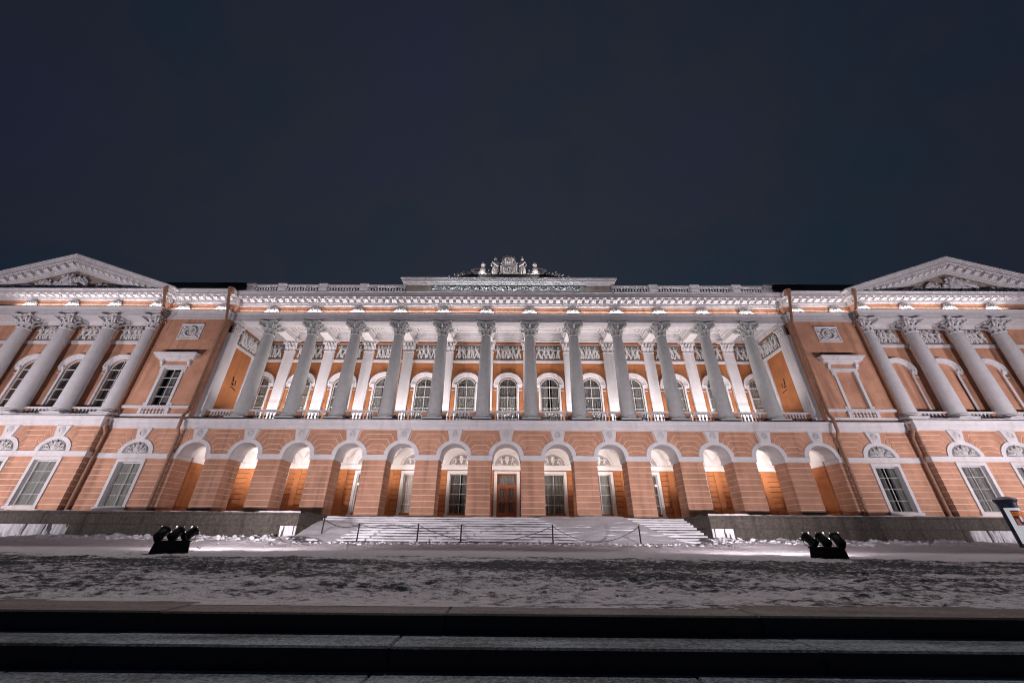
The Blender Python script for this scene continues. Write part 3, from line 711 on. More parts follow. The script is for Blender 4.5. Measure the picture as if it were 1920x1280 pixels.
def coffer_mesh():
    mb = MB(); y0, y1 = YC+1.2, B-0.55
    for k, (i, zz) in enumerate(((0.0, 18.44), (0.28, 18.52), (0.55, 18.58))):
        a, b, c, d = -1.38+i, 1.38-i, y0+i*0.8, y1-i*0.8; t = 0.22
        mb.box(a, b, c, c+t, zz, 18.63).box(a, b, d-t, d, zz, 18.63).box(a, a+t, c+t, d-t, zz, 18.63).box(b-t, b, c+t, d-t, zz, 18.63)
    mb.box(-0.5, 0.5, (y0+y1)/2-0.3, (y0+y1)/2+0.3, 18.54, 18.63); return mb.mesh('coffer')
ME_COF = coffer_mesh()
for x in BAYS: pob(ob('coffer', ME_COF, 'vault', palace, (x, 0, 0)))
# end walls of the loggia with anta, relief and bracket
for s in (-1, 1):
    xs = lambda p, q: (min(s*p, s*q), max(s*p, s*q))
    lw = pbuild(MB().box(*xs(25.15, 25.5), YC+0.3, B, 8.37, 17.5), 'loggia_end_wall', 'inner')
    MB().box(*xs(24.95, 25.5), YC+0.05, YC+0.95, 8.37, 16.3).box(*xs(24.88, 25.5), YC, YC+1.0, 8.37, 8.7).build('anta', 'white', lw)
    MB().box(*xs(25.05, 25.2), YC+0.95, YC+1.15, 8.37, 15.4).box(*xs(25.05, 25.2), B-0.85, B-0.25, 8.37, 15.4).build('side_strip', 'white', lw)
    c = ob('capital', ME_PCAP, 'white', lw, (s*25.15, YC+0.5, 16.25), (0, 0, -s*math.pi/2)); c.scale = (0.75, 0.8, 1)
    c = ob('capital', ME_PCAP, 'white', lw, (s*25.15, B-0.35, 16.25), (0, 0, -s*math.pi/2)); c.scale = (0.5, 0.6, 1)
    MB().box(*xs(25.02, 25.2), YC+0.95, B-0.1, 15.35, 15.58).build('string_course', 'white', lw)
    rb_ = MB().box(*xs(25.10, 25.2), YC+1.2, B-0.6, 15.62, 17.25).build('relief_panel', 'relief_bg', lw)
    c = ob('relief_figures', RP[1 if s > 0 else 3], 'relief', lw, (s*25.10, (YC+1.2+B-0.6)/2, 16.44), (0, 0, -s*math.pi/2))
    br = MB().tube([(s*25.15, 31.8, 12.2), (s*24.75, 31.8, 12.05), (s*24.75, 31.7, 12.4)], 0.035, 6).tube([(s*25.15, 31.8, 12.9), (s*24.98, 31.8, 12.0)], 0.03, 6).tube([(s*25.12, 31.8, 11.9), (s*25.12, 32.5, 11.75)], 0.03, 6)
    br.build('wall_bracket', 'iron', lw)

# ================================================================== ENTABLATURES
def entablature(x0, x1, plane, yb, s=1.0, pm=1.0, e0=False, e1=False, mods=(), ros=(), m='white', am='litcolumn'):
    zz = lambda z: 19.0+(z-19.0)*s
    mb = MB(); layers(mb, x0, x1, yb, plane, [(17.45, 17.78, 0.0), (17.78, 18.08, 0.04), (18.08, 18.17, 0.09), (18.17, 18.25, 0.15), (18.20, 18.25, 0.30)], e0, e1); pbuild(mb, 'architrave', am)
    mb = MB(); layers(mb, x0, x1, yb, plane, [(18.25, 19.0, 0.0)], e0, e1); fz = pbuild(mb, 'frieze', 'orange')
    n = max(1, round((x1-x0)/1.33))
    for i in range(n):
        a, b = x0+(x1-x0)*i/n+0.012, x0+(x1-x0)*(i+1)/n-0.012
        k = ('fp', round(b-a, 3))
        if k not in _cb: _cb[k] = MB().xprism([(-0.02, 0), (0.02, 0), (0.02, 0.36), (-0.07, 0.36)], -(b-a)/2, (b-a)/2).mesh('frieze_panel')
        ob('frieze_panel', _cb[k], 'orange', fz, ((a+b)/2, plane-0.0, 18.26))
    mb = MB(); layers(mb, x0, x1, yb, plane, [(19.0, zz(19.1), 0.05*pm), (zz(19.1), zz(19.24), 0.13*pm), (zz(19.24), zz(19.40), 0.18*pm), (zz(19.40), zz(19.72), 0.22*pm),
        (zz(19.72), zz(19.95), 0.74*pm), (zz(19.95), zz(20.02), 0.79*pm), (zz(20.02), zz(20.14), 0.84*pm), (zz(20.14), zz(20.25), 0.92*pm)], e0, e1)
    co = pbuild(mb, 'cornice', m)
    for x in mods: ob('modillion', modme(s, pm), m, co, (x, plane, zz(19.72)))
    for x in ros: pob(ob('mask_ornament', ME_ROS, 'relief', palace, (x, plane-0.03, 18.27))).scale = (1.3, 1.2, 1.12)
_mod = {}
def modme(s, pm):
    if (s, pm) not in _mod:
        y0, y1, h = -0.66*pm, -0.20*pm, 0.30*s
        mb = MB().xprism([(y1, 0), (y1, -h), ((y0+y1)/2, -h*0.92), (y0+0.05, -h*0.62), (y0, -h*0.70), (y0, 0)], -0.19, 0.19).box(-0.215, 0.215, y0-0.02, y1, -0.05*s, -0.002)
        _mod[(s, pm)] = mb.mesh('modillion')
    return _mod[(s, pm)]
def rosette():
    mb = MB(); mb.prism([(0.36*math.cos(math.pi*i/14), 0.12+0.46*math.sin(math.pi*i/14)) for i in range(15)], -0.08, 0.02, 0.03)
    mb.ring(0, 0.12, 0.26, 0.34, 0.42, 0.54, -0.12, -0.02, 14); mb.ell((0, -0.10, 0.30), (0.15, 0.10, 0.19)); mb.ell((0, -0.17, 0.26), (0.04, 0.05, 0.06))
    for s in (-1, 1):
        scroll(mb, s*0.44, 0.13, 0.12, 1.2, -0.05, 0.04, s, 1.5); mb.limb((s*0.3, -0.08, 0.06), (s*0.68, -0.05, 0.07), 0.07, 0.03); mb.limb((s*0.2, -0.1, 0.45), (s*0.36, -0.08, 0.14), 0.06, 0.05)
        mb.ell((s*0.06, -0.18, 0.34), (0.025, 0.02, 0.02), 5, 4)
    return mb.mesh('mask_ornament', 50)
ME_ROS = rosette()
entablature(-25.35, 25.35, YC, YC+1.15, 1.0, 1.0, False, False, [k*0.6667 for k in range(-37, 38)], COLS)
for s in (-1, 1):
    x0, x1 = (XE-0.15, XP) if s > 0 else (-XP, -XE+0.15)
    entablature(x0, x1, YI, YI+1.2, 0.97, 0.95, False, False, [s*(XE+0.35+k*0.66) for k in range(9)], [s*26.4, s*30.0], am='litcolumn')
    x0, x1 = (XP, 53) if s > 0 else (-53, -XP)
    entablature(x0, x1, YP, PW+0.3, 0.75, 0.75, s > 0, s < 0, [s*(XP+0.05+k*0.66) for k in range(0, 23)], [s*x for x in PAVC], am='litcolumn')

# ================================================================== LINK BAYS AND PAVILIONS
def ground_bays(s, xa, xb, y, centres, th):
    """rusticated ground floor between xa and xb (absolute values), one lunette and window per centre"""
    cs = sorted(s*c for c in centres); x0, x1 = (s*xa, s*xb) if s > 0 else (s*xb, s*xa)
    mb = MB(); wall(mb, x0, x1, ZF-1.7, 7.42, y+0.03, th, [(c, 0.90, 1.75, 4.86, 0) for c in cs]); w_ = pbuild(mb, 'ground_wall', 'joint')
    edges = [x0]
    for c in cs: edges += [c-1.12, c+1.12]
    edges.append(x1)
    for a, b in zip(edges[::2], edges[1::2]):
        if b-a < 0.15: continue
        for z0, z1 in LV:
            if max(abs(a), abs(b)) < 46: block('stone_block', a, b, y, y+0.1, z0, z1, 'orange', w_, 0.012).location += Vector((0,0,0))
        block('stone_block', a, b, y-0.02, y+0.1, ZF-0.1, LV[-1][0]-0.04, 'orange', w_, 0.015)
    mb = MB().box(x0, x1, y-0.06, y+0.05, IMP0, IMP1-0.07).box(x0, x1, y-0.10, y+0.05, IMP1-0.07, IMP1); mb.build('impost_band', 'white', w_)
    bnd = [(x0, False)]+[(c, True) for c in cs]+[(x1, False)]
    for (a, fa), (b, fb) in zip(bnd[:-1], bnd[1:]): spandrel(a, fa, b, fb, y, arcade)
    for c in cs:
        a = pbuild(MB().ring(0, IMP1, 1.04, 0.89, AA, AB, y-0.05, y+0.05, 24).ring(0, IMP1, 1.0, 0.86, 1.05, 0.9, y-0.02, y+0.05, 24), 'archivolt', 'white', 40); a.location.x += c
        kk = pbuild(MB().prism([(-0.37, 6.53), (0.37, 6.53), (0.575, 7.42), (-0.575, 7.42)], y-0.12, y+0.1, 0.02), 'keystone', 'white'); kk.location.x += c
        md = MB()
        for r, d in ((1.0, 0.02), (0.72, 0.05), (0.42, 0.03)): md.lathe([(r*0.26, 0.0), (r*0.26, -d), (r*0.19, -d-0.02), (r*0.17, -d+0.015), (0.001, -d+0.01)], (0, 0, 0), 18, 'y')
        md.v = [(vx, vy, vz*1.22) for vx, vy, vz in md.v]; md.build('medallion', 'relief', kk, (0, y-0.12, 7.02), 50)
        tp = pbuild(half_disc(0, IMP1, 1.02, 0.87, y+0.02, y+0.06), 'tympanum', 'relief_bg'); tp.location.x += c
        ob('relief_figures', LUN_T[int(abs(c)) % 3], 'relief', tp, (0, y+0.02, IMP1+0.02))
        sr = MB(); sr.box(-1.10, -0.88, y-0.06, y+0.35, 1.72, 5.06).box(0.88, 1.10, y-0.06, y+0.35, 1.72, 5.06).box(-0.88, 0.88, y-0.06, y+0.35, 4.84, 5.06).box(-1.2, 1.2, y-0.14, y+0.3, 1.52, 1.72)
        o = pbuild(sr, 'window_surround', 'white'); o.location.x += c
        window(palace, c, 0.88, 1.72, 4.84, y+0.26, 4, 2, 0, rndw.choice(('blind', 'blind', 'curtain')) if s < 0 else rndw.choice(('curtain', 'warm', 'dim')), 0.07, 0.028)
    mb = MB(); layers(mb, x0, x1, y+th, y, BELT, xa > 30 and s > 0, xa > 30 and s < 0); mb.box(x0, x1, y+(0.0 if xa > 30 else 0.2), y+th+0.8, 8.14, 8.37); pbuild(mb, 'belt_cornice', 'white')
for s in (-1, 1):
    xs = lambda p, q: (min(s*p, s*q), max(s*p, s*q))
    ground_bays(s, XE, XP, F, [LINKX], 0.5)
    ground_bays(s, XP, 53, PV, PAVX, 0.5)
    # inner return of the pavilion
    ret = pbuild(MB().box(*xs(XP+0.03, XP+0.5), PV+0.07, F+0.6, ZF-1.7, 7.42).box(*xs(XP, XP+0.4), PW, F+1.3, 8.37, 17.5).box(*xs(XP, XP+0.5), YP+0.1, F+0.6, 17.3, 17.5), 'pavilion_return', 'orange')
    for z0, z1 in LV+[(a, a+0.366) for a in (5.52, 5.92, 6.32, 6.72)]+[(7.11, 7.40)]:
        block('stone_block', *xs(XP, XP+0.2), PV+0.11, F-0.005, z0, z1, 'orange', ret, 0.012)
    MB().box(*xs(XP-0.10, XP+0.1), PV-0.09, F-0.11, IMP0, IMP1).build('impost_band', 'white', ret)
    # link bay, upper wall
    zt = 17.46; glazed = s < 0
    mb = MB(); wall(mb, *xs(XE-0.05, XP+0.05), 8.37, zt, F, 0.4, [(s*LINKX, 0.80, 9.26, 12.58, 0)] if glazed else [(s*LINKX, 0.80, 9.26, 12.58, 0)]); up_ = pbuild(mb, 'link_wall', 'orange')
    MB().box(*xs(XE, XP), F-0.12, F, 9.04, 9.26).box(*xs(XE, XP), F-0.08, F, 8.37, 8.58).build('sill_course', 'white', up_)
    MB().box(s*LINKX-1.22, s*LINKX-0.98, F-0.16, F, 8.58, 9.04).box(s*LINKX+0.98, s*LINKX+1.22, F-0.16, F, 8.58, 9.04).box(s*LINKX-1.22, s*LINKX+1.22, F-0.18, F, 9.0, 9.05).build('apron', 'white', up_)
    for i in range(7): o = ob('baluster', ME_BAL, 'white', up_, (s*LINKX-0.84+0.28*i, F-0.07, 8.58)); o.scale = (1, 1, 0.68)
    sr = MB().box(-1.0, -0.78, -0.08, 0.25, 9.26, 12.85).box(0.78, 1.0, -0.08, 0.25, 9.26, 12.85).box(-0.78, 0.78, -0.08, 0.25, 12.56, 12.85)
    for q in (-1, 1): sr.box(min(q*1.0, q*1.12), max(q*1.0, q*1.12), -0.06, 0.02, 12.2, 12.85).box(min(q*1.0, q*1.18), max(q*1.0, q*1.18), -0.05, 0.02, 9.26, 9.5)
    o = sr.build('window_surround', 'white', up_, (s*LINKX, F, 0))
    hd = MB().box(-1.36, 1.36, -0.10, 0.02, 13.22, 13.32)
    for z0, z1, p, hw in ((13.32, 13.45, 0.26, 1.52), (13.45, 13.62, 0.42, 1.68), (13.62, 13.74, 0.5, 1.78), (13.74, 13.84, 0.58, 1.86)): hd.box(-hw, hw, -p, 0.02, z0, z1)
    h_ = hd.build('window_hood', 'white', up_, (s*LINKX, F, 0))
    for q in (-1, 1): MB().xprism([(0.02, 12.75), (-0.12, 12.78), (-0.14, 12.95), (-0.24, 13.05), (-0.26, 13.32), (0.02, 13.32)], q*1.17-0.11, q*1.17+0.11).build('console', 'white', h_)
    if glazed: window(palace, s*LINKX, 0.78, 9.26, 12.56, F+0.16, 4, 2, 0, 'curtain', 0.6)
    else: MB().box(-0.79, 0.79, 0.12, 0.2, 9.26, 12.57).build('blind_infill', 'orange', up_, (s*LINKX, F, 0))
    pn = MB().box(-1.0, 1.0, -0.08, 0.02, 15.37, 15.47).box(-1.0, 1.0, -0.12, 0.02, 16.78, 16.90).box(-1.0, -0.9, -0.06, 0.02, 15.47, 16.78).box(0.9, 1.0, -0.06, 0.02, 15.47, 16.78).box(-0.9, 0.9, -0.01, 0.02, 15.47, 16.78)
    p_ = pn.build('wreath_panel', 'white', up_, (s*LINKX, F, 0))
    wr = MB()
    for i in range(20):
        t = i*math.pi/10; wr.ell((0.50*math.cos(t), -0.08, 16.12+0.46*math.sin(t)), (0.11, 0.08, 0.10), 6, 4)
    scroll(wr, 0, 16.12, 0.30, 1.6, -0.05, 0.05, 1, 0.5); wr.ell((0, -0.06, 16.12), (0.10, 0.08, 0.10))
    for a_ in (-1, 1):
        for b_ in (-1, 1): wr.limb((a_*0.55, -0.04, 16.12+b_*0.4), (a_*0.8, -0.03, 16.12+b_*0.56), 0.07, 0.04); scroll(wr, a_*0.74, 16.12+b_*0.25, 0.10, 1.1, -0.02, 0.03, a_*b_, 1)
    wr.build('wreath', 'relief', p_, (0, -0.0, 0), 50)
    # pavilion, upper wall
    ops = [(s*x, 0.90, 8.9, 12.92, 0.77) for x in PAVU]
    mb = MB(); wall(mb, *xs(XP, 53), 8.37, 17.46, PW, 0.45, ops); pw_ = pbuild(mb, 'pavilion_wall', 'orange')
    for x in PAVU[:3]:
        arch_window_trim(s*x, PW, 12.92, 0.90, 0.77)
        if s < 0: window(palace, s*x, 0.88, 9.1, 12.70, PW+0.10, 4, 2, 0.92, 'curtain', 0.9)
        else: pob(MB().prism([(0.92, 8.9)]+[(0.92*math.cos(math.pi*i/14), 12.92+0.79*math.sin(math.pi*i/14)) for i in range(15)]+[(-0.92, 8.9)], PW+0.10, PW+0.2).build('blind_infill', 'orange', palace, (s*x, 0, 0)))
        rl = pbuild(MB().box(-1.35, 1.35, PW-0.02, PW+0.05, 15.60, 17.05), 'relief_panel', 'relief_bg'); rl.location.x += s*x
        r_ = ob('relief_figures', RP[int(x) % 5], 'relief', rl, (0, PW-0.02, 16.32)); r_.scale = (1.12, 1.2, 0.94)
        balustrade(s*x-1.35, s*x+1.35, PC+0.25, 8.37, 7, 0.30, 'white', 0.52, 0.95)
        MB().box(s*x-1.5, s*x+1.5, PW-0.16, PW, 8.9, 9.1).build('window_sill', 'white', pw_)
    mb = MB().box(*xs(XP+0.1, 53), PW-0.12, PW, 15.28, 15.50).box(*xs(XP+0.1, 53), PW-0.07, PW, 15.20, 15.28).box(*xs(XP+0.05, 53), PW-0.10, PW, 17.12, 17.46); mb.build('string_course', 'white', pw_)
    for x in PAVC: column(s*x, PC, 'litcolumn')
    # pediment
    zc = 19.0+(20.25-19.0)*0.75; xe, xa, za = XP-0.95, 41.6, 23.9
    def rake(z_off0, z_off1, y0, y1, xs0):
        return [(s*xs0, zc+z_off0), (s*xa, za-(zc+1.0-zc)+z_off0), ]
    pd = MB(); sl = (za-zc-0.15)/(xa-xe)
    for lo, hi, p in ((-1.42, -1.22, 0.10), (-1.22, -1.10, 0.18), (-1.10, -0.62, 0.22), (-0.62, -0.30, 0.66), (-0.30, -0.14, 0.72), (-0.14, 0.0, 0.80)):
        for q in (1, -1):
            xo = xe if q > 0 else 2*xa-xe
            def zx(x): return zc+0.15+sl*abs(x-xo)
            xst = xo+q*max(0.0, (-lo-0.15)/sl) if lo < -0.15 else xo
            xst2 = xo+q*max(0.0, (-hi-0.15)/sl) if hi < -0.15 else xo
            poly = [(s*xst, zx(xst)+lo), (s*xa, zx(xa)+lo), (s*xa, zx(xa)+hi), (s*xst2, zx(xst2)+hi)]
            if q < 0: poly = poly[::-1]
            pd.prism(poly, YP-p, YP+0.6)
    ped = pbuild(pd, 'pediment_cornice', 'white')
    zw = lambda x: zc+0.15+sl*abs(x-xe)
    pbuild(MB().prism([(s*(xe+0.8), zc-0.05), (s*(2*xa-xe-0.8), zc-0.05), (s*xa, zw(xa)-0.6)], YP+0.02, YP+0.5), 'pediment_wall', 'beige')
    for q in (1, -1):
        for k in range(15):
            x = xa-q*(0.4+k*0.68)
            if abs(x-xa) > 8.6: continue
            zz_ = zc+0.15+sl*((xa-xe)-abs(x-xa)); o = ob('modillion', modme(1.35, 0.9), 'white', ped, (s*x, YP, zz_-0.62), (0, math.atan(sl)*q*(1 if s > 0 else -1)*-1, 0))
    tr = MB(); rnd = random.Random(44)
    for i in range(60):
        u = rnd.uniform(-5.6, 5.6); hmax = max(0.15, (1-abs(u)/6.6)*2.1-0.2); z = zc+0.05+rnd.random()*hmax*0.8
        if i % 3 == 0: scroll(tr, u, z+0.15, 0.26, 1.3, -0.10, 0.09, rnd.choice((-1, 1)), rnd.uniform(0, 6))
        else: tr.limb((u, -0.14, z), (u+rnd.uniform(-0.7, 0.7), -0.12, z+rnd.uniform(-0.1, 0.35)), 0.15, 0.08)
    for u in (-0.5, 0.5): figure(tr, u, zc+0.1, 1.9, -0.05, rnd, 1 if u < 0 else -1)
    for u in (-1.9, 1.9): figure(tr, u, zc+0.1, 1.25, -0.05, rnd, 1)
    tr.ell((0, -0.15, zc+1.0), (0.4, 0.15, 0.5))
    _o = pbuild(tr, 'pediment_relief', 'white', 50); _o.location += Vector((s*xa, YP, 0)); _o['kind'] = 'stuff'
    # pavilion roof behind the pediment, link roof
    rf = MB(); rf.add([(s*(xe+0.1), YP+0.55, zc+0.12), (s*xa, YP+0.55, za-0.03), (s*(2*xa-xe), YP+0.55, zc+0.12), (s*(xe+0.1), 46, zc+0.12), (s*xa, 46, za-0.03), (s*(2*xa-xe), 46, zc+0.12)], [(0,1,4,3), (1,2,5,4), (0,2,1), (3,4,5)])
    pbuild(rf, 'pavilion_roof', 'roof')
    zi = 19.0+1.25*0.97
    rf = MB().xprism([(YI-0.25, zi), (YI+0.35, zi+0.95), (YI+1.0, zi+2.05), (46, zi+2.6), (46, zi)], *xs(XE-0.05, XP+2.5)); pbuild(rf, 'link_roof', 'roof')
    pbuild(MB().tube([(s*(XE-0.05), YI+0.97, zi+2.06), (s*(XE+3.2), YI+0.97, zi+2.07)], 0.035, 6), 'roof_edge_strip', 'white')

# ================================================================== PARAPET AND ATTIC
ZT = 20.25
def parapet(x0, x1):
    mb = MB().box(x0, x1, YC+0.12, YC+0.42, ZT, ZT+0.75).box(x0, x1, YC+0.10, YC+0.44, ZT+1.28, ZT+1.44)
    b = pbuild(mb, 'parapet', 'white'); n = round((x1-x0)/0.27)
    for i in range(n):
        o = ob('baluster', ME_BAL, 'white', b, (x0+(x1-x0)*(i+0.5)/n, YC+0.27, ZT+0.75)); o.scale = (0.9, 0.9, 0.53/0.62)
for s in (-1, 1):
    ped_x = [14.0, 18.0, 22.0]; xs_ = [10.0]+ped_x+[24.7]
    for a, b in zip(xs_[:-1], xs_[1:]):
        a2, b2 = a+(0.36 if a > 11 else 0), b-(0.36 if b < 24 else 0); parapet(min(s*a2, s*b2), max(s*a2, s*b2))
    for x in ped_x+[25.05]: pbuild(MB().box(s*x-0.36, s*x+0.36, YC+0.05, YC+0.5, ZT, ZT+1.28).box(s*x-0.42, s*x+0.42, YC-0.02, YC+0.56, ZT+1.28, ZT+1.5), 'parapet_pedestal', 'white')
at = pbuild(MB().box(-9.85, 9.85, YC+0.2, YC+2.4, ZT, 21.72), 'attic', 'beige')
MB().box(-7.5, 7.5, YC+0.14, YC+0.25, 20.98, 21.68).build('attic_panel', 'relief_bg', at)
cm = MB()
for z0, z1, p in ((21.70, 21.80, 0.06), (21.80, 21.92, 0.22), (21.92, 22.10, 0.42), (22.10, 22.20, 0.50), (22.20, 22.30, 0.56)): cm.box(-9.9-p, 9.9+p, YC+0.2-p, YC+2.4, z0, z1)
cm.build('attic_cornice', 'white', at)
fr = MB()
for k in range(-9, 10):
    x = k*0.78; sg = 1 if k % 2 else -1
    scroll(fr, x, 21.33, 0.22, 1.5, YC+0.10, 0.045, sg, k*1.3); fr.limb((x-0.35, YC+0.1, 21.33-sg*0.18), (x+0.3, YC+0.08, 21.33+sg*0.2), 0.05, 0.03)
for s in (-1, 1): fr.limb((s*0.5, YC+0.09, 21.1), (s*1.6, YC+0.08, 21.55), 0.10, 0.05)
for x in (-5.4, -2.2, 2.2, 5.4):
    for q in (-1, 1): fr.limb((x, YC+0.08, 21.25), (x+q*0.55, YC+0.08, 21.55), 0.09, 0.03)
fr.build('attic_relief', 'relief', at, (0,0,0), 50)
bs = MB().box(-6.3, 6.3, YC+0.6, YC+1.7, 22.30, 23.05).box(-5.0, 5.0, YC+0.65, YC+1.65, 23.05, 23.25).box(-3.8, 3.8, YC+0.7, YC+1.6, 23.25, 23.45)
bs.build('sculpture_base', 'roof', at)

# drainpipes
def drainpipe(x, y, ybelt, ztop, yc_, zbase):
    """painted rainwater pipe: hopper under the cornice, offset round the belt, collars and a shoe"""
    s = 1 if x > 0 else -1
    pts = [(x, yc_, ztop), (x, yc_, ztop-0.5), (x, y, 17.2), (x, y, 8.75), (x, ybelt, 8.35), (x, ybelt, 7.35), (x, y, 6.95), (x, y, zbase+0.25), (x, y-0.18, zbase+0.05)]
    d = pbuild(MB().tube(pts, 0.115, 10), 'drainpipe', 'pipe', 40)
    MB().lathe([(0.12, -0.35), (0.25, 0.0), (0.27, 0.22), (0.29, 0.24), (0.29, 0.30), (0.2, 0.30)], (x, yc_, ztop-0.1), 10).build('hopper', 'pipe', d, (0,0,0), 30)
    for z in (16.6, 14.4, 12.2, 10.0, 6.6, 5.3, 4.0, 2.7): MB().lathe([(0.115, -0.05), (0.145, -0.04), (0.145, 0.04), (0.115, 0.05)], (x, y, z), 10).build('collar', 'pipe', d)
for s in (-1, 1):
    drainpipe(s*(XP-0.13), F-0.20, F-0.46, 19.9, YP-0.55, ZF)
    drainpipe(s*(XE+0.05), F-0.20, F-0.46, 20.0, YI-0.95, ZF)

# ================================================================== SCULPTURES OF THE ATTIC
SY = YC+1.15
def statue(name, joints, edges, radii, loc, label, flip=1):
    """a figure grown as one skin over its joints"""
    me = bpy.data.meshes.new(name); me.from_pydata([(flip*a, b, c) for a, b, c in joints], edges, [])
    o = ob(name, me, 'relief', None, loc)
    sk = o.modifiers.new('skin', 'SKIN'); sv = me.skin_vertices[0].data if me.skin_vertices else None
    if sv is None:
        bm = bmesh.new(); bm.from_mesh(me); bm.verts.layers.skin.verify(); bm.to_mesh(me); bm.free(); sv = me.skin_vertices[0].data
    for i, r in enumerate(radii): sv[i].radius = (r, r*0.9)
    sv[0].use_root = True
    ss = o.modifiers.new('sub', 'SUBSURF'); ss.levels = 1; ss.render_levels = 1
    tag(o, label, 'statue', 'sculptures on the attic'); return o
J = [(0,0,1.02), (0,0,1.35), (0.02,0,1.62), (0.02,-0.02,1.84), (0.02,-0.03,1.98), (0.03,-0.04,2.13),     # pelvis, waist, chest, neck, head, crown
     (-0.14,0,0.95), (-0.20,-0.08,0.52), (-0.20,0,0.08), (-0.21,-0.18,0.04),
     (0.14,0,0.95), (0.17,-0.03,0.52), (0.18,0.04,0.08), (0.18,-0.14,0.04),
     (-0.24,0,1.72), (-0.38,-0.04,1.42), (-0.30,-0.16,1.16), (-0.28,-0.20,1.08),
     (0.28,0,1.72), (0.46,-0.05,1.50), (0.60,-0.12,1.72), (0.64,-0.14,1.80)]
Eg = [(0,1),(1,2),(2,3),(3,4),(4,5),(0,6),(6,7),(7,8),(8,9),(0,10),(10,11),(11,12),(12,13),(2,14),(14,15),(15,16),(16,17),(2,18),(18,19),(19,20),(20,21)]
Rd = [0.22,0.20,0.24,0.09,0.14,0.11, 0.17,0.13,0.08,0.07, 0.17,0.13,0.08,0.07, 0.12,0.09,0.07,0.06, 0.12,0.09,0.07,0.06]
for flip, x, side in ((1, -1.38, 'left'), (-1, 1.34, 'right')):
    st = statue('statue', J, Eg, Rd, (x, SY, 23.45), 'pale robed statue standing on the %s of the crowned shield' % side, flip)
    st.scale = (1.15, 1.1, 1.10)
    rb = MB()
    for k in range(14):
        t = k/14*2*math.pi; rb.limb((0.20*math.cos(t), 0.16*math.sin(t), 1.10), (0.36*math.cos(t), 0.28*math.sin(t), 0.06), 0.09, 0.075, 5)
    rb.limb((-flip*0.28, -0.12, 1.72), (flip*0.2, -0.24, 1.10), 0.07, 0.10, 6)
    rb.build('robe', 'relief', st, (0,0,0), 60)
    MB().limb((-flip*0.02, -0.02, 2.05), (-flip*0.02, 0.05, 2.17), 0.17, 0.10, 8).tube([(-flip*0.02, 0.1, 2.1), (-flip*0.02, 0.02, 2.32), (-flip*0.02, -0.12, 2.26)], 0.05, 6).build('helmet', 'relief', st, (0,0,0), 60)
    MB().tube([(flip*0.64, -0.16, 1.3), (flip*0.64, -0.16, 2.0), (flip*0.74, -0.16, 2.3)], 0.035, 6).build('staff', 'relief', st)
# crowned shield
sh = empty('crowned_shield', (0, SY, 23.45)); sh.scale = (1.05, 1, 1.0); tag(sh, 'large pale coat of arms shield with a crown, centre of the attic', 'shield', 'sculptures on the attic')
out = [(0.0, 0.0), (0.45, 0.03), (0.72, 0.18), (0.82, 0.45), (0.80, 1.15), (0.86, 1.32), (0.60, 1.42), (0.40, 1.62), (-0.40, 1.62), (-0.60, 1.42), (-0.86, 1.32), (-0.80, 1.15), (-0.82, 0.45), (-0.72, 0.18), (-0.45, 0.03)]
MB().prism(out, -0.30, 0.2, 0.08).build('shield_body', 'relief', sh)
MB().prism([(0.58*a/0.86, 0.22+b*0.60) for a, b in out], -0.36, -0.25, 0.04).tube([(-0.42, -0.37, 0.98), (0.25, -0.37, 0.98)], 0.03, 5).tube([(-0.1, -0.37, 0.92), (-0.12, -0.37, 0.5), (-0.3, -0.37, 0.42)], 0.03, 5).tube([(0.1, -0.37, 0.9), (0.3, -0.37, 0.75), (0.3, -0.37, 0.5), (0.05, -0.37, 0.45)], 0.03, 5).tube([(0.1, -0.37, 0.9), (0.08, -0.37, 0.5)], 0.03, 5).build('monogram_field', 'relief', sh)
cr = MB().lathe([(0.42, 1.60), (0.46, 1.66), (0.46, 1.78), (0.42, 1.82), (0.50, 2.0), (0.52, 2.18), (0.42, 2.36), (0.22, 2.44), (0.06, 2.46), (0.10, 2.52), (0.10, 2.58), (0.001, 2.64)], (0, -0.05, 0), 14)
for i in range(6):
    t = i*math.pi/3; cr.tube([((0.47)*math.cos(t), -0.05+0.47*math.sin(t), 1.8), (0.56*math.cos(t), -0.05+0.56*math.sin(t), 2.12), (0.40*math.cos(t), -0.05+0.40*math.sin(t), 2.42), (0, -0.05, 2.5)], 0.05, 5)
cr.box(-0.03, 0.03, -0.08, -0.02, 2.6, 2.78).box(-0.09, 0.09, -0.08, -0.02, 2.68, 2.73).build('crown', 'relief', sh, (0,0,0), 50)
for s in (-1, 1):
    m_ = MB(); scroll(m_, s*0.72, 0.2, 0.22, 1.2, -0.25, 0.07, s, 0); m_.build('scroll', 'relief', sh, (0,0,0), 60)
    m_ = MB(); scroll(m_, s*0.62, 1.62, 0.2, 1.2, -0.2, 0.07, -s, 0); m_.build('scroll', 'relief', sh, (0,0,0), 60)
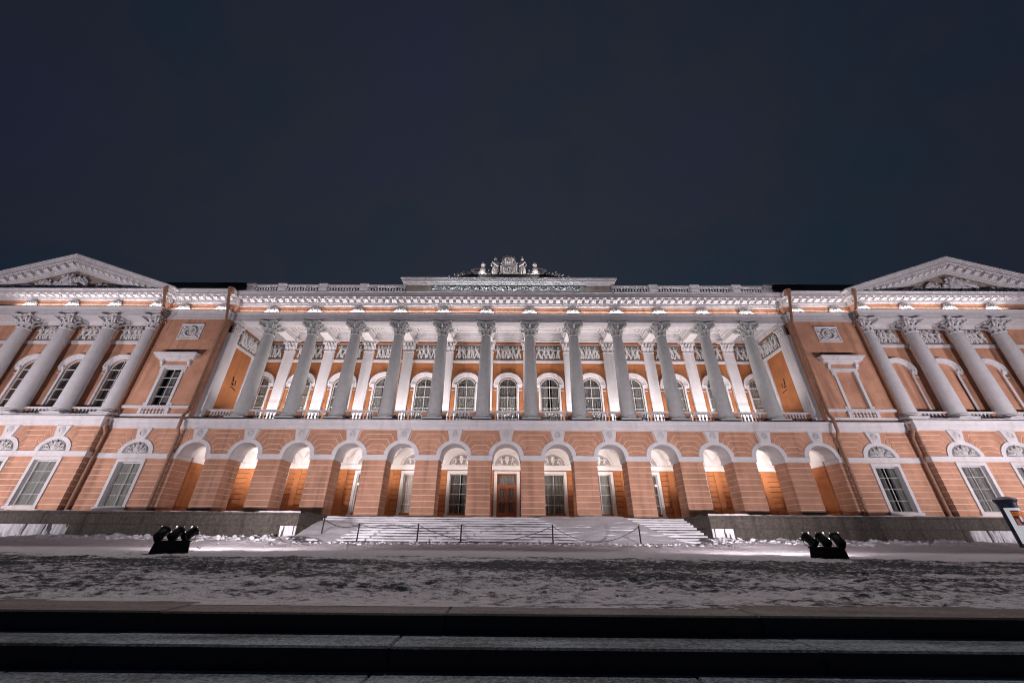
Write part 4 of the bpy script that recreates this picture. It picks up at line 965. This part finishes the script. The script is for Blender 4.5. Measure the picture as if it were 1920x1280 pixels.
for s, side in ((-1, 'left'), (1, 'right')):
    rnd = random.Random(3 if s < 0 else 8)
    t = empty('trophy_group', (s*2.75, SY, 23.40)); t.scale = (1.6, 1.15, 1.10); tag(t, 'pale sculpted trophy of arms and banners beside the %s statue' % side, 'trophy', 'sculptures on the attic')
    MB().limb((0, -0.05, 0.35), (s*-0.05, -0.05, 0.95), 0.26, 0.20, 8).ell((s*-0.05, -0.05, 1.15), (0.12, 0.13, 0.10)).build('cuirass', 'relief', t, (0,0,0), 60)
    MB().ell((s*-0.05, -0.08, 1.38), (0.17, 0.2, 0.18)).tube([(s*-0.05, 0.12, 1.35), (s*-0.05, 0.05, 1.66), (s*-0.05, -0.15, 1.62)], 0.06, 6).build('helmet', 'relief', t, (0,0,0), 60)
    b_ = MB()
    for k in range(6):
        a = -1.0+k*0.4; b_.limb((0.1*a, 0.1, 0.4), (0.95*a*0.8, 0.12, 1.30-abs(a)*0.55), 0.07, 0.04, 5)
    for k in range(4): b_.limb((s*0.3+s*0.1*k, -0.1, 0.9-k*0.15), (s*0.65, -0.12, 0.75-0.2*k), 0.10, 0.07, 5)
    b_.build('banners', 'relief', t, (0,0,0), 60)
    MB().lathe([(0.001, -0.14), (0.18, -0.10), (0.30, -0.02), (0.30, 0.03), (0.001, 0.05)], (s*0.45, -0.2, 0.42), 14, 'y').build('round_shield', 'relief', t, (0,0,0), 40)
    MB().limb((s*-0.5, -0.15, 0.25), (s*0.5, -0.2, 0.18), 0.13, 0.10, 8).build('cannon_barrel', 'relief', t, (0,0,0), 60)
    MB().limb((s*-0.5, 0, 0.12), (s*0.75, 0, 0.10), 0.16, 0.12, 6).ell((s*0.7, -0.1, 0.25), (0.16, 0.14, 0.16)).ell((s*-0.3, -0.25, 0.1), (0.12, 0.12, 0.1)).build('drum', 'relief', t, (0,0,0), 60)
    g = empty('sculpted_garland', (s*4.75, SY, 23.18)); tag(g, 'low sculpted scroll garland at the %s end of the attic group' % side, 'garland', 'sculptures on the attic')
    m_ = MB(); scroll(m_, 0, 0.40, 0.30, 1.3, -0.3, 0.09, s, 1); m_.limb((s*-0.9, -0.3, 0.45), (s*0.5, -0.3, 0.12), 0.12, 0.06, 6); m_.build('scroll', 'relief', g, (0,0,0), 60)
    m_ = MB()
    for k in range(5): m_.limb((s*(-0.8+0.35*k), -0.35, 0.42-0.05*k), (s*(-0.6+0.35*k), -0.38, 0.62-0.07*k), 0.07, 0.03, 5)
    m_.limb((s*0.6, -0.3, 0.05), (s*1.5, -0.3, -0.1), 0.09, 0.05, 6); m_.ell((s*1.2, -0.35, 0.02), (0.16, 0.12, 0.10)); m_.build('leaves', 'relief', g, (0,0,0), 60)

# ================================================================== LAMPS OF THE FACADE
def spot(name, loc, target, watt, c, size, blend, parent=None, r=0.12):
    l = bpy.data.lights.new(name, 'SPOT'); l.energy = watt; l.color = c; l.spot_size = R(size); l.spot_blend = blend; l.shadow_soft_size = r
    o = bpy.data.objects.new(name, l); col.objects.link(o); d = Vector(target)-Vector(loc)
    o.location = loc; o.rotation_euler = d.to_track_quat('-Z', 'Y').to_euler()
    return o
ME_UP = MB().box(-0.16, 0.16, -0.07, 0.07, 0, 0.05).lathe([(0.05, 0.05), (0.09, 0.08), (0.11, 0.20), (0.10, 0.20), (0.08, 0.12), (0.001, 0.11)], (0,0,0), 10).mesh('uplight', 30)
for x in COLS:
    pob(ob('uplight', ME_UP, 'black', palace, (x, 31.5, 8.37))); spot('loggia_lamp', (x, 31.5, 8.62), (x, 33.2, 15.5), LOGGIA_W, INNER_COL, 150, 0.8)
    for q in (-1,):
        pob(ob('uplight', ME_UP, 'black', palace, (x, 30.90, 4.05))); spot('arcade_lamp', (x, 30.92, 4.30), (x, 32.3, 6.0), ARCADE_W*(1.7 if abs(x) > 20 else 1.0), (1.0, 0.88, 0.84), 172, 0.6, r=0.06)
def strip(x0, x1, y, z):
    L = x1-x0; pob(ob('light_strip', MB().box(-L/2, L/2, -0.04, 0.04, 0, 0.03).mesh('light_strip'), 'black', palace, ((x0+x1)/2, y, z)))
    l = bpy.data.lights.new('cornice_strip', 'AREA'); l.shape = 'RECTANGLE'; l.size = L; l.size_y = 0.05; l.energy = STRIP_W*L; l.color = INNER_COL
    o = bpy.data.objects.new('cornice_strip', l); col.objects.link(o); o.location = ((x0+x1)/2, y, z+0.04); o.rotation_euler = (R(180+4), 0, 0)
for k in range(6): strip(-25+k*50/6, -25+(k+1)*50/6-0.1, YC-0.26, 18.252)
for s in (-1, 1):
    strip(*sorted((s*(XE+0.2), s*(XP-0.3))), YI-0.26, 18.252); strip(*sorted((s*(XP+0.1), s*45)), YP-0.26, 18.252)

def ledge_strip(x0, x1, y, z, watt, c):
    L = x1-x0; pob(ob('ledge_light', MB().box(-L/2, L/2, -0.05, 0.05, 0, 0.05).mesh('ledge_light'), 'black', palace, ((x0+x1)/2, y, z)))
    l = bpy.data.lights.new('ledge_lamp', 'AREA'); l.shape = 'RECTANGLE'; l.size = L; l.size_y = 0.05; l.energy = watt*L; l.color = c
    o = bpy.data.objects.new('ledge_lamp', l); col.objects.link(o); o.location = ((x0+x1)/2, y, z+0.07); o.rotation_euler = (R(180-35), 0, 0)
for a, b, wt, c in ((-24.8, -10.2, 4.5, FLOOD_COL), (10.2, 24.8, 4.5, FLOOD_COL), (-7.5, 7.5, 8, (0.92, 0.96, 1.0)), (-10.1, -7.6, 2.5, FLOOD_COL), (7.6, 10.1, 2.5, FLOOD_COL)): ledge_strip(a, b, YC-0.62, ZT+0.005, wt, c)
for x in (-8.9, -3.2, 3.2, 8.9):
    pob(ob('uplight', ME_UP, 'black' if abs(x) < 5 else 'white', palace, (x, YC-0.1, 22.30))); spot('statue_lamp', (x, YC-0.1, 22.56), (x*0.3, SY, 24.5), 330 if abs(x) < 5 else 520, INNER_COL, 90, 0.8, r=0.05)

# ================================================================== TERRACE, STAIRS, PLAZA
TY = 24.25                        # front of the terrace walls
def gz(x, y):
    t = max(0, min(1, (y-10)/14)); return -0.60+0.20*t*t*(3-2*t)
def fbm(x, y, z=0.0, o=4, h=0.6): return noise.fractal(Vector((x, y, z)), h, 2.0, o)
fl = MB().box(-60, 60, 28.2, B+0.6, ZF-0.25, ZF); tag(fl.build('terrace_floor', 'granite'), kind='structure')
for s, side, lab in ((-1, 'left', -30.7), (1, 'right', 29.4)):
    x1 = abs(lab); xs = lambda p, q: (min(s*p, s*q), max(s*p, s*q))
    t = empty('terrace_wall', (s*20, TY, -0.6)); inv = Vector((-s*20, -TY, 0.6))
    tag(t, 'dark granite terrace wall on the %s of the snowy stairs' % side, 'wall', 'terrace walls')
    o = MB().box(*xs(12.09, x1-0.05), TY+0.06, 28.25, -0.9, ZF-0.13).build('wall_core', 'granite', t, inv)
    z0s = ((-0.75, 0.50), (0.515, ZF-0.12)); nb = 6
    for r, (za_, zb_) in enumerate(z0s):
        eds = [12.05]; rnd = random.Random(r+int(x1)); 
        for k in range(nb): eds.append(12.05+(x1-12.05)*(k+1)/nb+(rnd.uniform(-0.5, 0.5) if k < nb-1 else 0))
        for a, b in zip(eds[:-1], eds[1:]):
            o = block('granite_block', *xs(a+0.006, b-0.006), TY+rnd.uniform(0, 0.012), TY+0.5, za_, zb_, 'granite', t, 0.02); o.location += inv
        for a, b in ((TY+0.51, TY+2.2), (TY+2.21, 28.2)):
            o = block('granite_block', *xs(12.05, 12.5), a, b, za_, zb_, 'granite', t, 0.02); o.location += inv
            o = block('granite_block', *xs(x1-0.5, x1), a, b, za_, zb_, 'granite', t, 0.02); o.location += inv
    eds = [12.0+(x1-11.95)*k/5 for k in range(6)]
    for a, b in zip(eds[:-1], eds[1:]):
        o = block('coping_slab', *xs(a+0.005, b-0.005), TY-0.05, TY+0.75, ZF-0.118, ZF, 'granite', t, 0.02); o.location += inv
    o = block('coping_slab', *xs(12.0, 12.6), TY+0.755, 28.2, ZF-0.118, ZF, 'granite', t, 0.02); o.location += inv
    fl2 = MB().box(*xs(12.55, x1-0.1), TY+0.7, 28.25, ZF-0.12, ZF-0.004); o = fl2.build('terrace_paving', 'granite', t, inv)
    # snow lying along the coping, and rime on the lower corner blocks
    vs = []; n = 160
    for i in range(n+1):
        x = 12.02+(x1-12.0)*i/n; h = max(0.004, 0.035+0.05*fbm(x*0.9, s*3.0)+(0.05 if x < 14.5 else 0)); wv = 0.10*fbm(x*1.7, s*7.0)
        vs += [(s*x, TY-0.04+max(0, wv), ZF), (s*x, TY-0.02+max(0, wv), ZF+h*0.8), (s*x, TY+0.35, ZF+h), (s*x, TY+1.2, ZF+h*0.7), (s*x, TY+1.5, ZF)]
    o = MB().add(vs, [(5*i+k, 5*i+5+k, 5*i+6+k, 5*i+1+k) for i in range(n) for k in range(4)]).build('snow_cap', 'snow', t, inv, 60)
    def rime(xa_, xb_, zt_, seed):
        vs = []; n, mm = 110, 26
        for i in range(n+1):
            for j in range(mm+1):
                x = xa_+(xb_-xa_)*i/n; v = j/mm; z = -0.6+(zt_+0.6)*v
                d = 0.13*(0.6*fbm(x*0.9, z*0.3, seed, 3, 0.6)+0.55*fbm(x*4.6, z*0.5, seed, 4, 0.6)+0.25*fbm(x*11.0, z*1.2, seed, 3, 0.6)+0.28-0.08*v)-0.2*(1 if i in (0, n) else 0)
                vs.append((s*x, TY-max(-0.08, min(0.09, d)), z))
        MB().add(vs, [(i*(mm+1)+j, (i+1)*(mm+1)+j, (i+1)*(mm+1)+j+1, i*(mm+1)+j+1) for i in range(n) for j in range(mm)]).build('rime_patch', 'snow', t, inv, 80)
    rime(12.06, 13.0 if s < 0 else 13.3, 0.49, 3.1); rime(25.4 if s < 0 else 26.8, x1-0.02, 0.49, 8.3)
# pavilion plinths beyond the terraces
for s in (-1, 1):
    pbuild(MB().box(*sorted((s*30.6, s*53)), PV-0.12, F+0.3, -1.0, ZF-0.12), 'plinth', 'granite')
# palace stairs
NS = 11; FY, TYS = 24.05, 28.20; ZB = -0.40; rise = (ZF-ZB)/NS; tread = (TYS-FY)/(NS-1)
stairs = empty('palace_stairs', (0, FY, ZB)); tag(stairs, 'broad granite stairs up to the arcade half buried in snow', 'stairs', kind='structure')
for k in range(NS):
    y = FY+tread*k; MB().box(-12.05, 12.05, y, 28.3, ZB+rise*k if k else -0.9, ZB+rise*(k+1)-0.002).build('step', 'step', stairs, (0, -FY, -ZB))
    vs = []; n = 140
    for i in range(n+1):
        x = -12.03+24.06*i/n; h = 0.108+0.045*fbm(x*0.35, k*1.7, 2.0)+0.015*fbm(x*2, k*2.0); h = max(0.02, min(rise*0.93, h)); z = ZB+rise*(k+1)
        vs += [(x, y-0.015, z-0.004), (x, y-0.035, z+h*0.55), (x, y+0.02, z+h), (x, y+tread*0.55, z+h*1.02), (x, y+tread+0.03, z+h*1.05)]
    if k < NS-1: MB().add(vs, [(5*i+q, 5*i+5+q, 5*i+6+q, 5*i+1+q) for i in range(n) for q in range(4)]).build('snow_on_step', 'snow', stairs, (0, -FY, -ZB), 60)
def ramp_z(y): return ZB+rise*1.0+(y-FY)/(TYS-FY)*(ZF-ZB-rise)
vs = []; nx_, ny_ = 150, 44
for j in range(ny_+1):
    for i in range(nx_+1):
        x = -12.03+24.06*i/nx_; y = FY-1.1+(TYS-FY+0.95)*j/ny_
        base = ramp_z(y) if y > FY else gz(x, y)+0.02
        if y <= FY: base = gz(x, y)+(ramp_z(FY)-gz(x, FY))*sm(FY-0.9, FY+0.05, y)
        u = (y-FY)/(TYS-FY)
        d = -0.30+0.40*sm(2.2, 5.6, x+2.6*u)*(1-sm(9.0-0*u, 9.9, x-2.2*(1-u)+1.2))
        d += 0.42*sm(-8.2+1.2*u, -10.2+1.2*u, x)*sm(0.02, 0.5, 1.04-u)*(1-0.75*sm(-11.3, -12.1, x)*0)
        if x < -9: d += 0.18*math.exp(-((x+11.0)/1.1)**2)*(1-u)
        d += 0.05*fbm(x*0.5, y*0.8)
        vs.append((x, y, base+d))
o = MB().add(vs, [(j*(nx_+1)+i, j*(nx_+1)+i+1, (j+1)*(nx_+1)+i+1, (j+1)*(nx_+1)+i) for j in range(ny_) for i in range(nx_)]).build('snow_drift', 'snow', None, (0,0,0), 80)
tag(o, 'smooth snow drifts lying over the palace stairs', 'snow', kind='stuff')
# plaza
def grid(xs, ys, fz):
    vs = [(x, y, fz(x, y)) for y in ys for x in xs]; n = len(xs)
    return MB().add(vs, [(j*n+i, j*n+i+1, (j+1)*n+i+1, (j+1)*n+i) for j in range(len(ys)-1) for i in range(n-1)])
def lin(a, b, n): return [a+(b-a)*i/n for i in range(n+1)]
EDGE = 4.02
def plaza_z(x, y):
    f = sm(EDGE+0.5, EDGE+1.0, y); rough = 0.035*fbm(x*0.9, y*1.6, 1.0, 5, 0.5)+0.020*fbm(x*2.2, y*4.2, 4.0, 4, 0.5)+0.016*fbm(x*4.5, y*7.5, 2.0, 3, 0.4)
    z = gz(x, y)+rough*f*(1-0.6*sm(13, 18, y))
    if y > 18.5:
        bank = sm(18.5, 23.8, y)*(0.30+0.10*fbm(x*0.5, y*0.6, 2)) if abs(x) > 11.2 else 0.06*sm(20, 23, y)
        z += bank*(0.35 if abs(x) > 27 else 1.0)+0.05*fbm(x*1.6, y*1.6, 6)*sm(19, 21, y)
    return z
xs1 = lin(-46, -13, 90)[:-1]+lin(-13, 13, 260)[:-1]+lin(13, 46, 90); ys1 = lin(EDGE+0.35, 15, 230)[:-1]+lin(15, 24.4, 90)
g = grid(xs1, ys1, plaza_z)
import bisect
wear = [0.0]*len(g.v); nxg = len(xs1); rf_ = random.Random(77)
def stamp(x, y, a, b, dep, ang, rim):      # press a footprint or a rut into the snow
    ca, sa = math.cos(ang), math.sin(ang); R_ = max(a, b)*1.7
    i0, i1 = bisect.bisect_left(xs1, x-R_), bisect.bisect_right(xs1, x+R_); j0, j1 = bisect.bisect_left(ys1, y-R_), bisect.bisect_right(ys1, y+R_)
    for j in range(j0, j1):
        for i in range(i0, i1):
            dx, dy = xs1[i]-x, ys1[j]-y; u, v = (dx*ca+dy*sa)/a, (dy*ca-dx*sa)/b; q = u*u+v*v
            if q < 2.6:
                k = j*nxg+i; p = g.v[k]; f = math.exp(-q*1.6); ring = math.exp(-(q-1.5)**2*3)
                g.v[k] = (p[0], p[1], p[2]-dep*f+rim*ring); wear[k] += 0.10*f-0.05*ring
for w_ in range(46):                        # tracks of people walking across the square
    x, y = rf_.uniform(-20, 20), rf_.uniform(5.2, 16); a_ = rf_.choice((0, math.pi))+rf_.gauss(0, 0.5); sd_ = 1
    for k in range(rf_.randint(14, 40)):
        x += 0.62*math.cos(a_); y += 0.62*math.sin(a_)*0.8; a_ += rf_.gauss(0, 0.07); sd_ = -sd_
        if not (4.9 < y < 18.5): break
        stamp(x-sd_*0.12*math.sin(a_), y+sd_*0.12*math.cos(a_), 0.17, 0.075, 0.045, a_+rf_.gauss(0, 0.1), 0.018)
pm_ = g.mesh('plaza', 70)
at_ = pm_.attributes.new('bare', 'FLOAT', 'POINT')
for i, (x, y, z) in enumerate(g.v):
    y = y+1.6*fbm(x*0.22, y*0.5, 12.0, 4, 0.6)+0.5*fbm(x*1.3, y*2.0, 5.0, 3, 0.6)
    b_ = 0.05*sm(4.9, 6.2, y)*(1-sm(11.5, 14.0, y))+0.05*fbm(x*0.10+3, y*0.35, 9.0)
    b_ += 0.06*sm(6.5, 9.5, y)*(1-sm(11.0, 14.0, y))
    b_ -= 0.26*sm(11.6, 16.5, y)
    at_.data[i].value = b_+wear[i]
pl = ob('plaza', pm_, 'trodden'); tag(pl, kind='structure')
far = MB().add([(-400, EDGE+0.3, -0.70), (400, EDGE+0.3, -0.70), (400, 400, -0.70), (-400, 400, -0.70)], [(0,1,2,3)]).build('ground', 'snow'); tag(far, kind='structure')
for s in (-1, 1):
    tag(MB().add([(s*45.9, EDGE+0.35, -0.60), (s*400, EDGE+0.35, -0.60), (s*400, 60, -0.42), (s*45.9, 60, -0.42)], [(0,1,2,3)]).build('outer_plaza', 'trodden'), kind='structure')
# banks of cleared snow along the foot of the terrace walls
def bank_z(x, y, s):
    ax = abs(x); e = sm(19.6, 22.6, y); ends = sm(9.6, 12.2, ax)*(1-0.85*sm(24.5, 28.5, ax))
    r = abs(fbm(x*0.9, y*1.1, 3.0*s, 5, 0.7)); q = abs(fbm(x*2.6, y*2.8, 5.0, 4, 0.6))
    return gz(x, y)-0.03+e*ends*(0.16+0.26*r+0.16*q*sm(20.5, 21.8, y))
for s, side in ((-1, 'left'), (1, 'right')):
    o = grid(sorted(s*v for v in lin(9.5, 30, 260)), lin(19.4, 24.24, 74), lambda x, y: bank_z(x, y, s)).build('snow_bank', 'snow', None, (0,0,0), 70)
    tag(o, 'bank of cleared lumpy snow along the %s terrace wall' % side, 'snow', kind='stuff')
rnd = random.Random(21); mb = MB()
for i in range(1500):
    s = rnd.choice((-1, 1)); q = rnd.random()
    if q < 0.55: x = s*rnd.uniform(11.0, 25.5); y = rnd.gauss(22.3, 0.8); zz = bank_z(x, y, s)
    else: x = rnd.uniform(-12, 12); y = rnd.gauss(22.6, 0.45); zz = plaza_z(x, y)
    if y > 24.1 or y < 19.8: continue
    r = rnd.uniform(0.015, 0.07)*(1.25 if q < 0.55 else 1.0)
    bx = len(mb.v); mb.ell((x, y, zz+r*0.1), (r*rnd.uniform(0.9, 2.2), r*1.3, r*rnd.uniform(0.5, 0.9)), 7, 5)
    mb.v[bx:] = [(a+rnd.uniform(-.22, .22)*r, b+rnd.uniform(-.22, .22)*r, c+rnd.uniform(-.22, .22)*r) for a, b, c in mb.v[bx:]]
tag(mb.build('snow_clods', 'snow', None, (0,0,0), 70), 'lumps of cleared snow along the foot of the stairs and walls', 'snow', kind='stuff')
# granite steps in the foreground, frost on the treads
steps = empty('granite_steps', (0, EDGE, -0.6)); tag(steps, 'dark frosted granite steps descending from the plaza in the foreground', 'steps', kind='structure')
rnd = random.Random(2); y1 = EDGE+0.75; z = -0.60
for k in range(9):
    yf = EDGE-0.42*k if k else EDGE
    x = -22+rnd.uniform(0, 1.5)
    while x < 22:
        L = rnd.uniform(2.2, 3.4); dz = rnd.uniform(-0.003, 0.003)
        o = block('step_slab', x+0.0015, x+L-0.0015, yf+rnd.uniform(-0.006, 0.006), yf+0.62, z-0.16, z+dz, 'frost' if k else 'edge', steps, 0.014); o.location -= Vector((0, EDGE, -0.6)); x += L
    z -= 0.148

# ================================================================== FLOODLIGHTS
def floodlight(x, y, rz, label, lamps, tgt, watt, size=110):
    z = plaza_z(x, y)-0.03
    t = empty('floodlight_unit', (x, y, z)); t.rotation_euler.z = rz; t.scale = (0.86,)*3; tag(t, label, 'floodlight', 'floodlights on the plaza')
    b = MB().add([(-0.58,-0.30,0), (0.58,-0.30,0), (0.58,0.30,0), (-0.58,0.30,0), (-0.52,-0.26,0.42), (0.52,-0.26,0.42), (0.52,0.26,0.42), (-0.52,0.26,0.42)], [(0,3,2,1), (4,5,6,7), (0,1,5,4), (1,2,6,5), (2,3,7,6), (3,0,4,7)])
    b.box(-0.56, 0.56, -0.29, 0.29, 0.40, 0.45).box(-0.1, 0.1, -0.315, -0.28, 0.2, 0.26); b.build('ballast_box', 'black', t)
    MB().tube([(0.35, 0.28, 0.12), (0.40, 0.50, 0.03), (0.7, 1.2, 0.02), (0.5, 2.3, 0.03), (0.9, 3.6, 0.06), (0.7, 5.0, 0.12)], 0.02, 6).build('cable', 'black', t)
    for i in (-1, 0, 1):
        hx = i*0.43
        h = empty('lamp_head', (hx, 0.02, 0.68), t)
        q = (Vector(tgt[i+1])-Vector((x, y, z+0.68))); 
        q = Matrix.Rotation(-rz, 3, 'Z') @ Vector((q.x*0.35, q.y, 13.0))
        h.rotation_euler = q.to_track_quat('Y', 'Z').to_euler()
        MB().lathe([(0.001, -0.24), (0.10, -0.24), (0.13, -0.20), (0.15, -0.10), (0.165, 0.0), (0.165, 0.14), (0.19, 0.15), (0.19, 0.20), (0.17, 0.20), (0.165, 0.17)], (0,0,0), 8, 'y').build('housing', 'black', h, (0,0,0), 25)
        fin = MB()
        for k in range(5): fin.box(-0.012, 0.012, -0.22, -0.02, -0.16+k*0.0, 0.16).v
        fin = MB()
        for k in range(-3, 4): fin.box(k*0.035-0.006, k*0.035+0.006, -0.26, -0.08, -0.13, 0.13)
        fin.build('cooling_fins', 'black', h)
        MB().lathe([(0.165, 0.0), (0.14, 0.012), (0.001, 0.02)], (0, 0.195, 0), 16, 'y').build('lens', 'lens', h)
        la = MB()
        for a in (0.7, 2.4, 3.9, 5.6): la.ell((0.20*math.cos(a), 0.235, 0.20*math.sin(a)), (0.022, 0.03, 0.022), 6, 4)
        la.build('rim_glints', 'frame', h)  # pale beads added round the rim to imitate glints
        MB().tube([(hx-0.20, 0.02, 0.68), (hx-0.215, 0.02, 0.60), (hx-0.19, 0.02, 0.50), (hx, 0.02, 0.46), (hx+0.19, 0.02, 0.50), (hx+0.215, 0.02, 0.60), (hx+0.20, 0.02, 0.68)], 0.014, 5).build('yoke', 'black', t)
        d = (Vector(tgt[i+1])-Vector((x, y, z+0.68)))
        base = Vector((x, y, z+0.68))+Matrix.Rotation(rz, 3, 'Z') @ Vector((hx, 0.02, 0))
        d2 = (Vector(tgt[i+1])-base).normalized()
        spot('flood_lamp', base+d2*0.26, tgt[i+1], watt, FLOOD_COL, size, 1.0, r=0.14)
    return t
floodlight(-10.7, 14.0, 0.62, 'black three headed floodlight unit standing in the snow before the left terrace wall', 3, [(-19, F, 6.0), (-11, F, 4.5), (-1, F, 6.0)], FLOOD_W, 92)
floodlight(10.75, 13.9, -0.58, 'black three headed floodlight unit standing in the snow before the right terrace wall', 3, [(1, F, 6.0), (11, F, 4.5), (19, F, 6.0)], FLOOD_W, 92)
for s, side in ((-1, 'left'), (1, 'right')):
    floodlight(s*34, 13.5, 0, 'black floodlight unit before the inner end of the %s pavilion' % side, 3, [(s*28, PV, 9), (s*34, PV, 13), (s*40, PV, 11)], PAV_W, 116)
    floodlight(s*46.5, 13.5, 0, 'added unseen floodlight unit before the outer end of the %s pavilion' % side, 3, [(s*34, PV, 11), (s*41, PV, 13), (s*46, PV, 10)], PAV_W, 116)  # added second unit, out of view, to fill the column shadows

# ================================================================== CHAIN BARRIER
posts = [(-10.55, 24.3, 'half buried in the snow mound, leftmost of the row'), (-8.05, 23.25, 'second of the row, right of the snow mound'), (-4.72, 23.2, 'third of the row, left of the entrance'),
         (-2.42, 24.0, 'set back nearest the stairs, left of the door axis'), (2.75, 23.2, 'between the door axis and the smooth snow'), (7.55, 23.2, 'rightmost of the row before the smooth snow')]
tops = []
for i, (x, y, l) in enumerate(posts):
    z = -0.42 if i else -0.1
    h = 1.0; t = empty('barrier_post', (x, y, z)); tag(t, 'thin black barrier post '+l, 'post', 'posts of the chain barrier')
    MB().lathe([(0.04, -0.1), (0.04, h-0.02), (0.001, h)], (0,0,0), 8).build('shaft', 'iron', t, (0,0,0), 40); MB().lathe([(0.045, h-0.02), (0.05, h), (0.045, h+0.02), (0.001, h+0.035)], (0,0,0), 8).build('cap', 'iron', t, (0,0,0), 40)
    MB().lathe([(0.11, 0.0), (0.11, 0.03), (0.04, 0.05)], (0,0,0.0), 12).build('foot', 'iron', t); tops.append(Vector((x, y, z+h-0.04)))
lm = MB(); pts = [(0.016*math.cos(t*math.pi/4), 0, 0.034*math.sin(t*math.pi/4)) for t in range(9)]; lm.tube(pts, 0.011, 4); LINK = lm.mesh('link')
for i, j, sag, l in ((0, 1, 0.25, 'by the snow mound'), (1, 2, 0.16, 'between the second and third posts'), (2, 4, 0.80, 'passing the set back post before the door'), (4, 5, 0.76, 'before the smooth snow')):
    a, b = tops[i], tops[j]; n = 40; pp = []
    for k in range(n+1):
        t = k/n; p = a.lerp(b, t); p.z -= sag*4*t*(1-t); pp.append(p)
    c = empty('barrier_chain', a); tag(c, 'sagging black chain of the barrier '+l, 'chain', 'chains of the barrier')
    mb = MB()
    L = sum((pp[k+1]-pp[k]).length for k in range(n)); m = int(L/0.052); ds = [0]
    for k in range(n): ds.append(ds[-1]+(pp[k+1]-pp[k]).length)
    for q in range(m):
        d = L*(q+0.5)/m; k = max(i2 for i2 in range(n) if ds[i2] <= d); t = (d-ds[k])/(ds[k+1]-ds[k]); p = pp[k].lerp(pp[k+1], t)-a; di = (pp[k+1]-pp[k]).normalized()
        rot = di.to_track_quat('Z', 'Y').to_matrix() @ Matrix.Rotation(math.pi/2*(q % 2), 3, 'Z'); mb.add([p+rot @ Vector(v) for v in lm.v], lm.f)
    mb.build('links', 'iron', c)

# ================================================================== ADVERTISING COLUMN
MT['adblue'] = mat('ad_navy_paint', (0.03,0.045,0.09), (0.05,0.07,0.12), rough=0.35, scale=5)
MT['adwhite'] = mat('poster_white', (0.62,0.64,0.68), (0.72,0.74,0.78), scale=3)
MT['adorange'] = mat('poster_orange', (0.85,0.26,0.04), (0.75,0.18,0.05), scale=2)
MT['admaroon'] = mat('poster_maroon', (0.22,0.045,0.05), (0.36,0.12,0.13), scale=6)
MT['adpink'] = mat('poster_pink', (0.72,0.35,0.28), (0.6,0.25,0.24), scale=4)
ax, ay = 25.5, 20.6; az = plaza_z(ax, ay)-0.02
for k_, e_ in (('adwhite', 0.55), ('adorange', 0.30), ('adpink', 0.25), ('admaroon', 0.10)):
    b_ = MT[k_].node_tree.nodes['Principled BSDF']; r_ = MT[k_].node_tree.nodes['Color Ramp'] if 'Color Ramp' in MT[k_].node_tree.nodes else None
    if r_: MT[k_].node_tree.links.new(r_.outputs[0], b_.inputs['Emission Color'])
    b_.inputs['Emission Strength'].default_value = e_  # posters made to glow in place of light falling on the column
ac = empty('advertising_column', (ax, ay, az)); tag(ac, 'round advertising column with orange and white posters and a white cap at the right edge', 'advertising column')
rr = 0.33
MB().lathe([(0.34, 0), (0.34, 0.14), (0.32, 0.18), (rr, 0.2), (rr, 1.98), (rr+0.03, 2.0)], (0,0,0), 36).build('drum', 'adblue', ac, (0,0,0), 30)
MB().lathe([(rr+0.02, 1.98), (rr+0.03, 2.06), (rr+0.09, 2.14), (rr+0.09, 2.19), (0.2, 2.24), (0.001, 2.25)], (0,0,0), 36).build('cap', 'adblue', ac, (0,0,0), 30)
MB().lathe([(rr+0.085, 2.19), (rr+0.07, 2.25), (0.2, 2.31), (0.001, 2.33)], (0,0,0), 36).build('cap_snow', 'snow', ac, (0,0,0), 60)
def poster(a0, a1, z0, z1, m, dr):
    n = 10; vs = []
    for i in range(n+1):
        a = R(a0+(a1-a0)*i/n); c_, s_ = math.cos(a), math.sin(a)
        vs += [((rr+dr)*c_, (rr+dr)*s_, z0), ((rr+dr)*c_, (rr+dr)*s_, z1)]
    MB().add(vs, [(2*i, 2*i+2, 2*i+3, 2*i+1) for i in range(n)]).build('poster', m, ac)
poster(186, 335, 0.22, 1.80, 'adwhite', 0.004)
poster(215, 268, 1.02, 1.68, 'admaroon', 0.008); poster(216, 266, 1.44, 1.62, 'adorange', 0.012); poster(216, 258, 1.56, 1.585, 'admaroon', 0.015); poster(216, 246, 1.49, 1.51, 'admaroon', 0.015); poster(222, 240, 1.04, 1.3, 'adpink', 0.012); poster(250, 264, 1.18, 1.42, 'adwhite', 0.012)
poster(240, 266, 0.60, 0.88, 'adpink', 0.008); poster(244, 262, 0.70, 0.80, 'admaroon', 0.012); poster(270, 318, 0.9, 1.66, 'adpink', 0.008); poster(272, 316, 1.3, 1.6, 'adorange', 0.012); poster(270, 318, 0.3, 0.82, 'admaroon', 0.008); poster(235, 266, 0.32, 0.5, 'adwhite', 0.008); poster(238, 262, 0.36, 0.46, 'admaroon', 0.012)
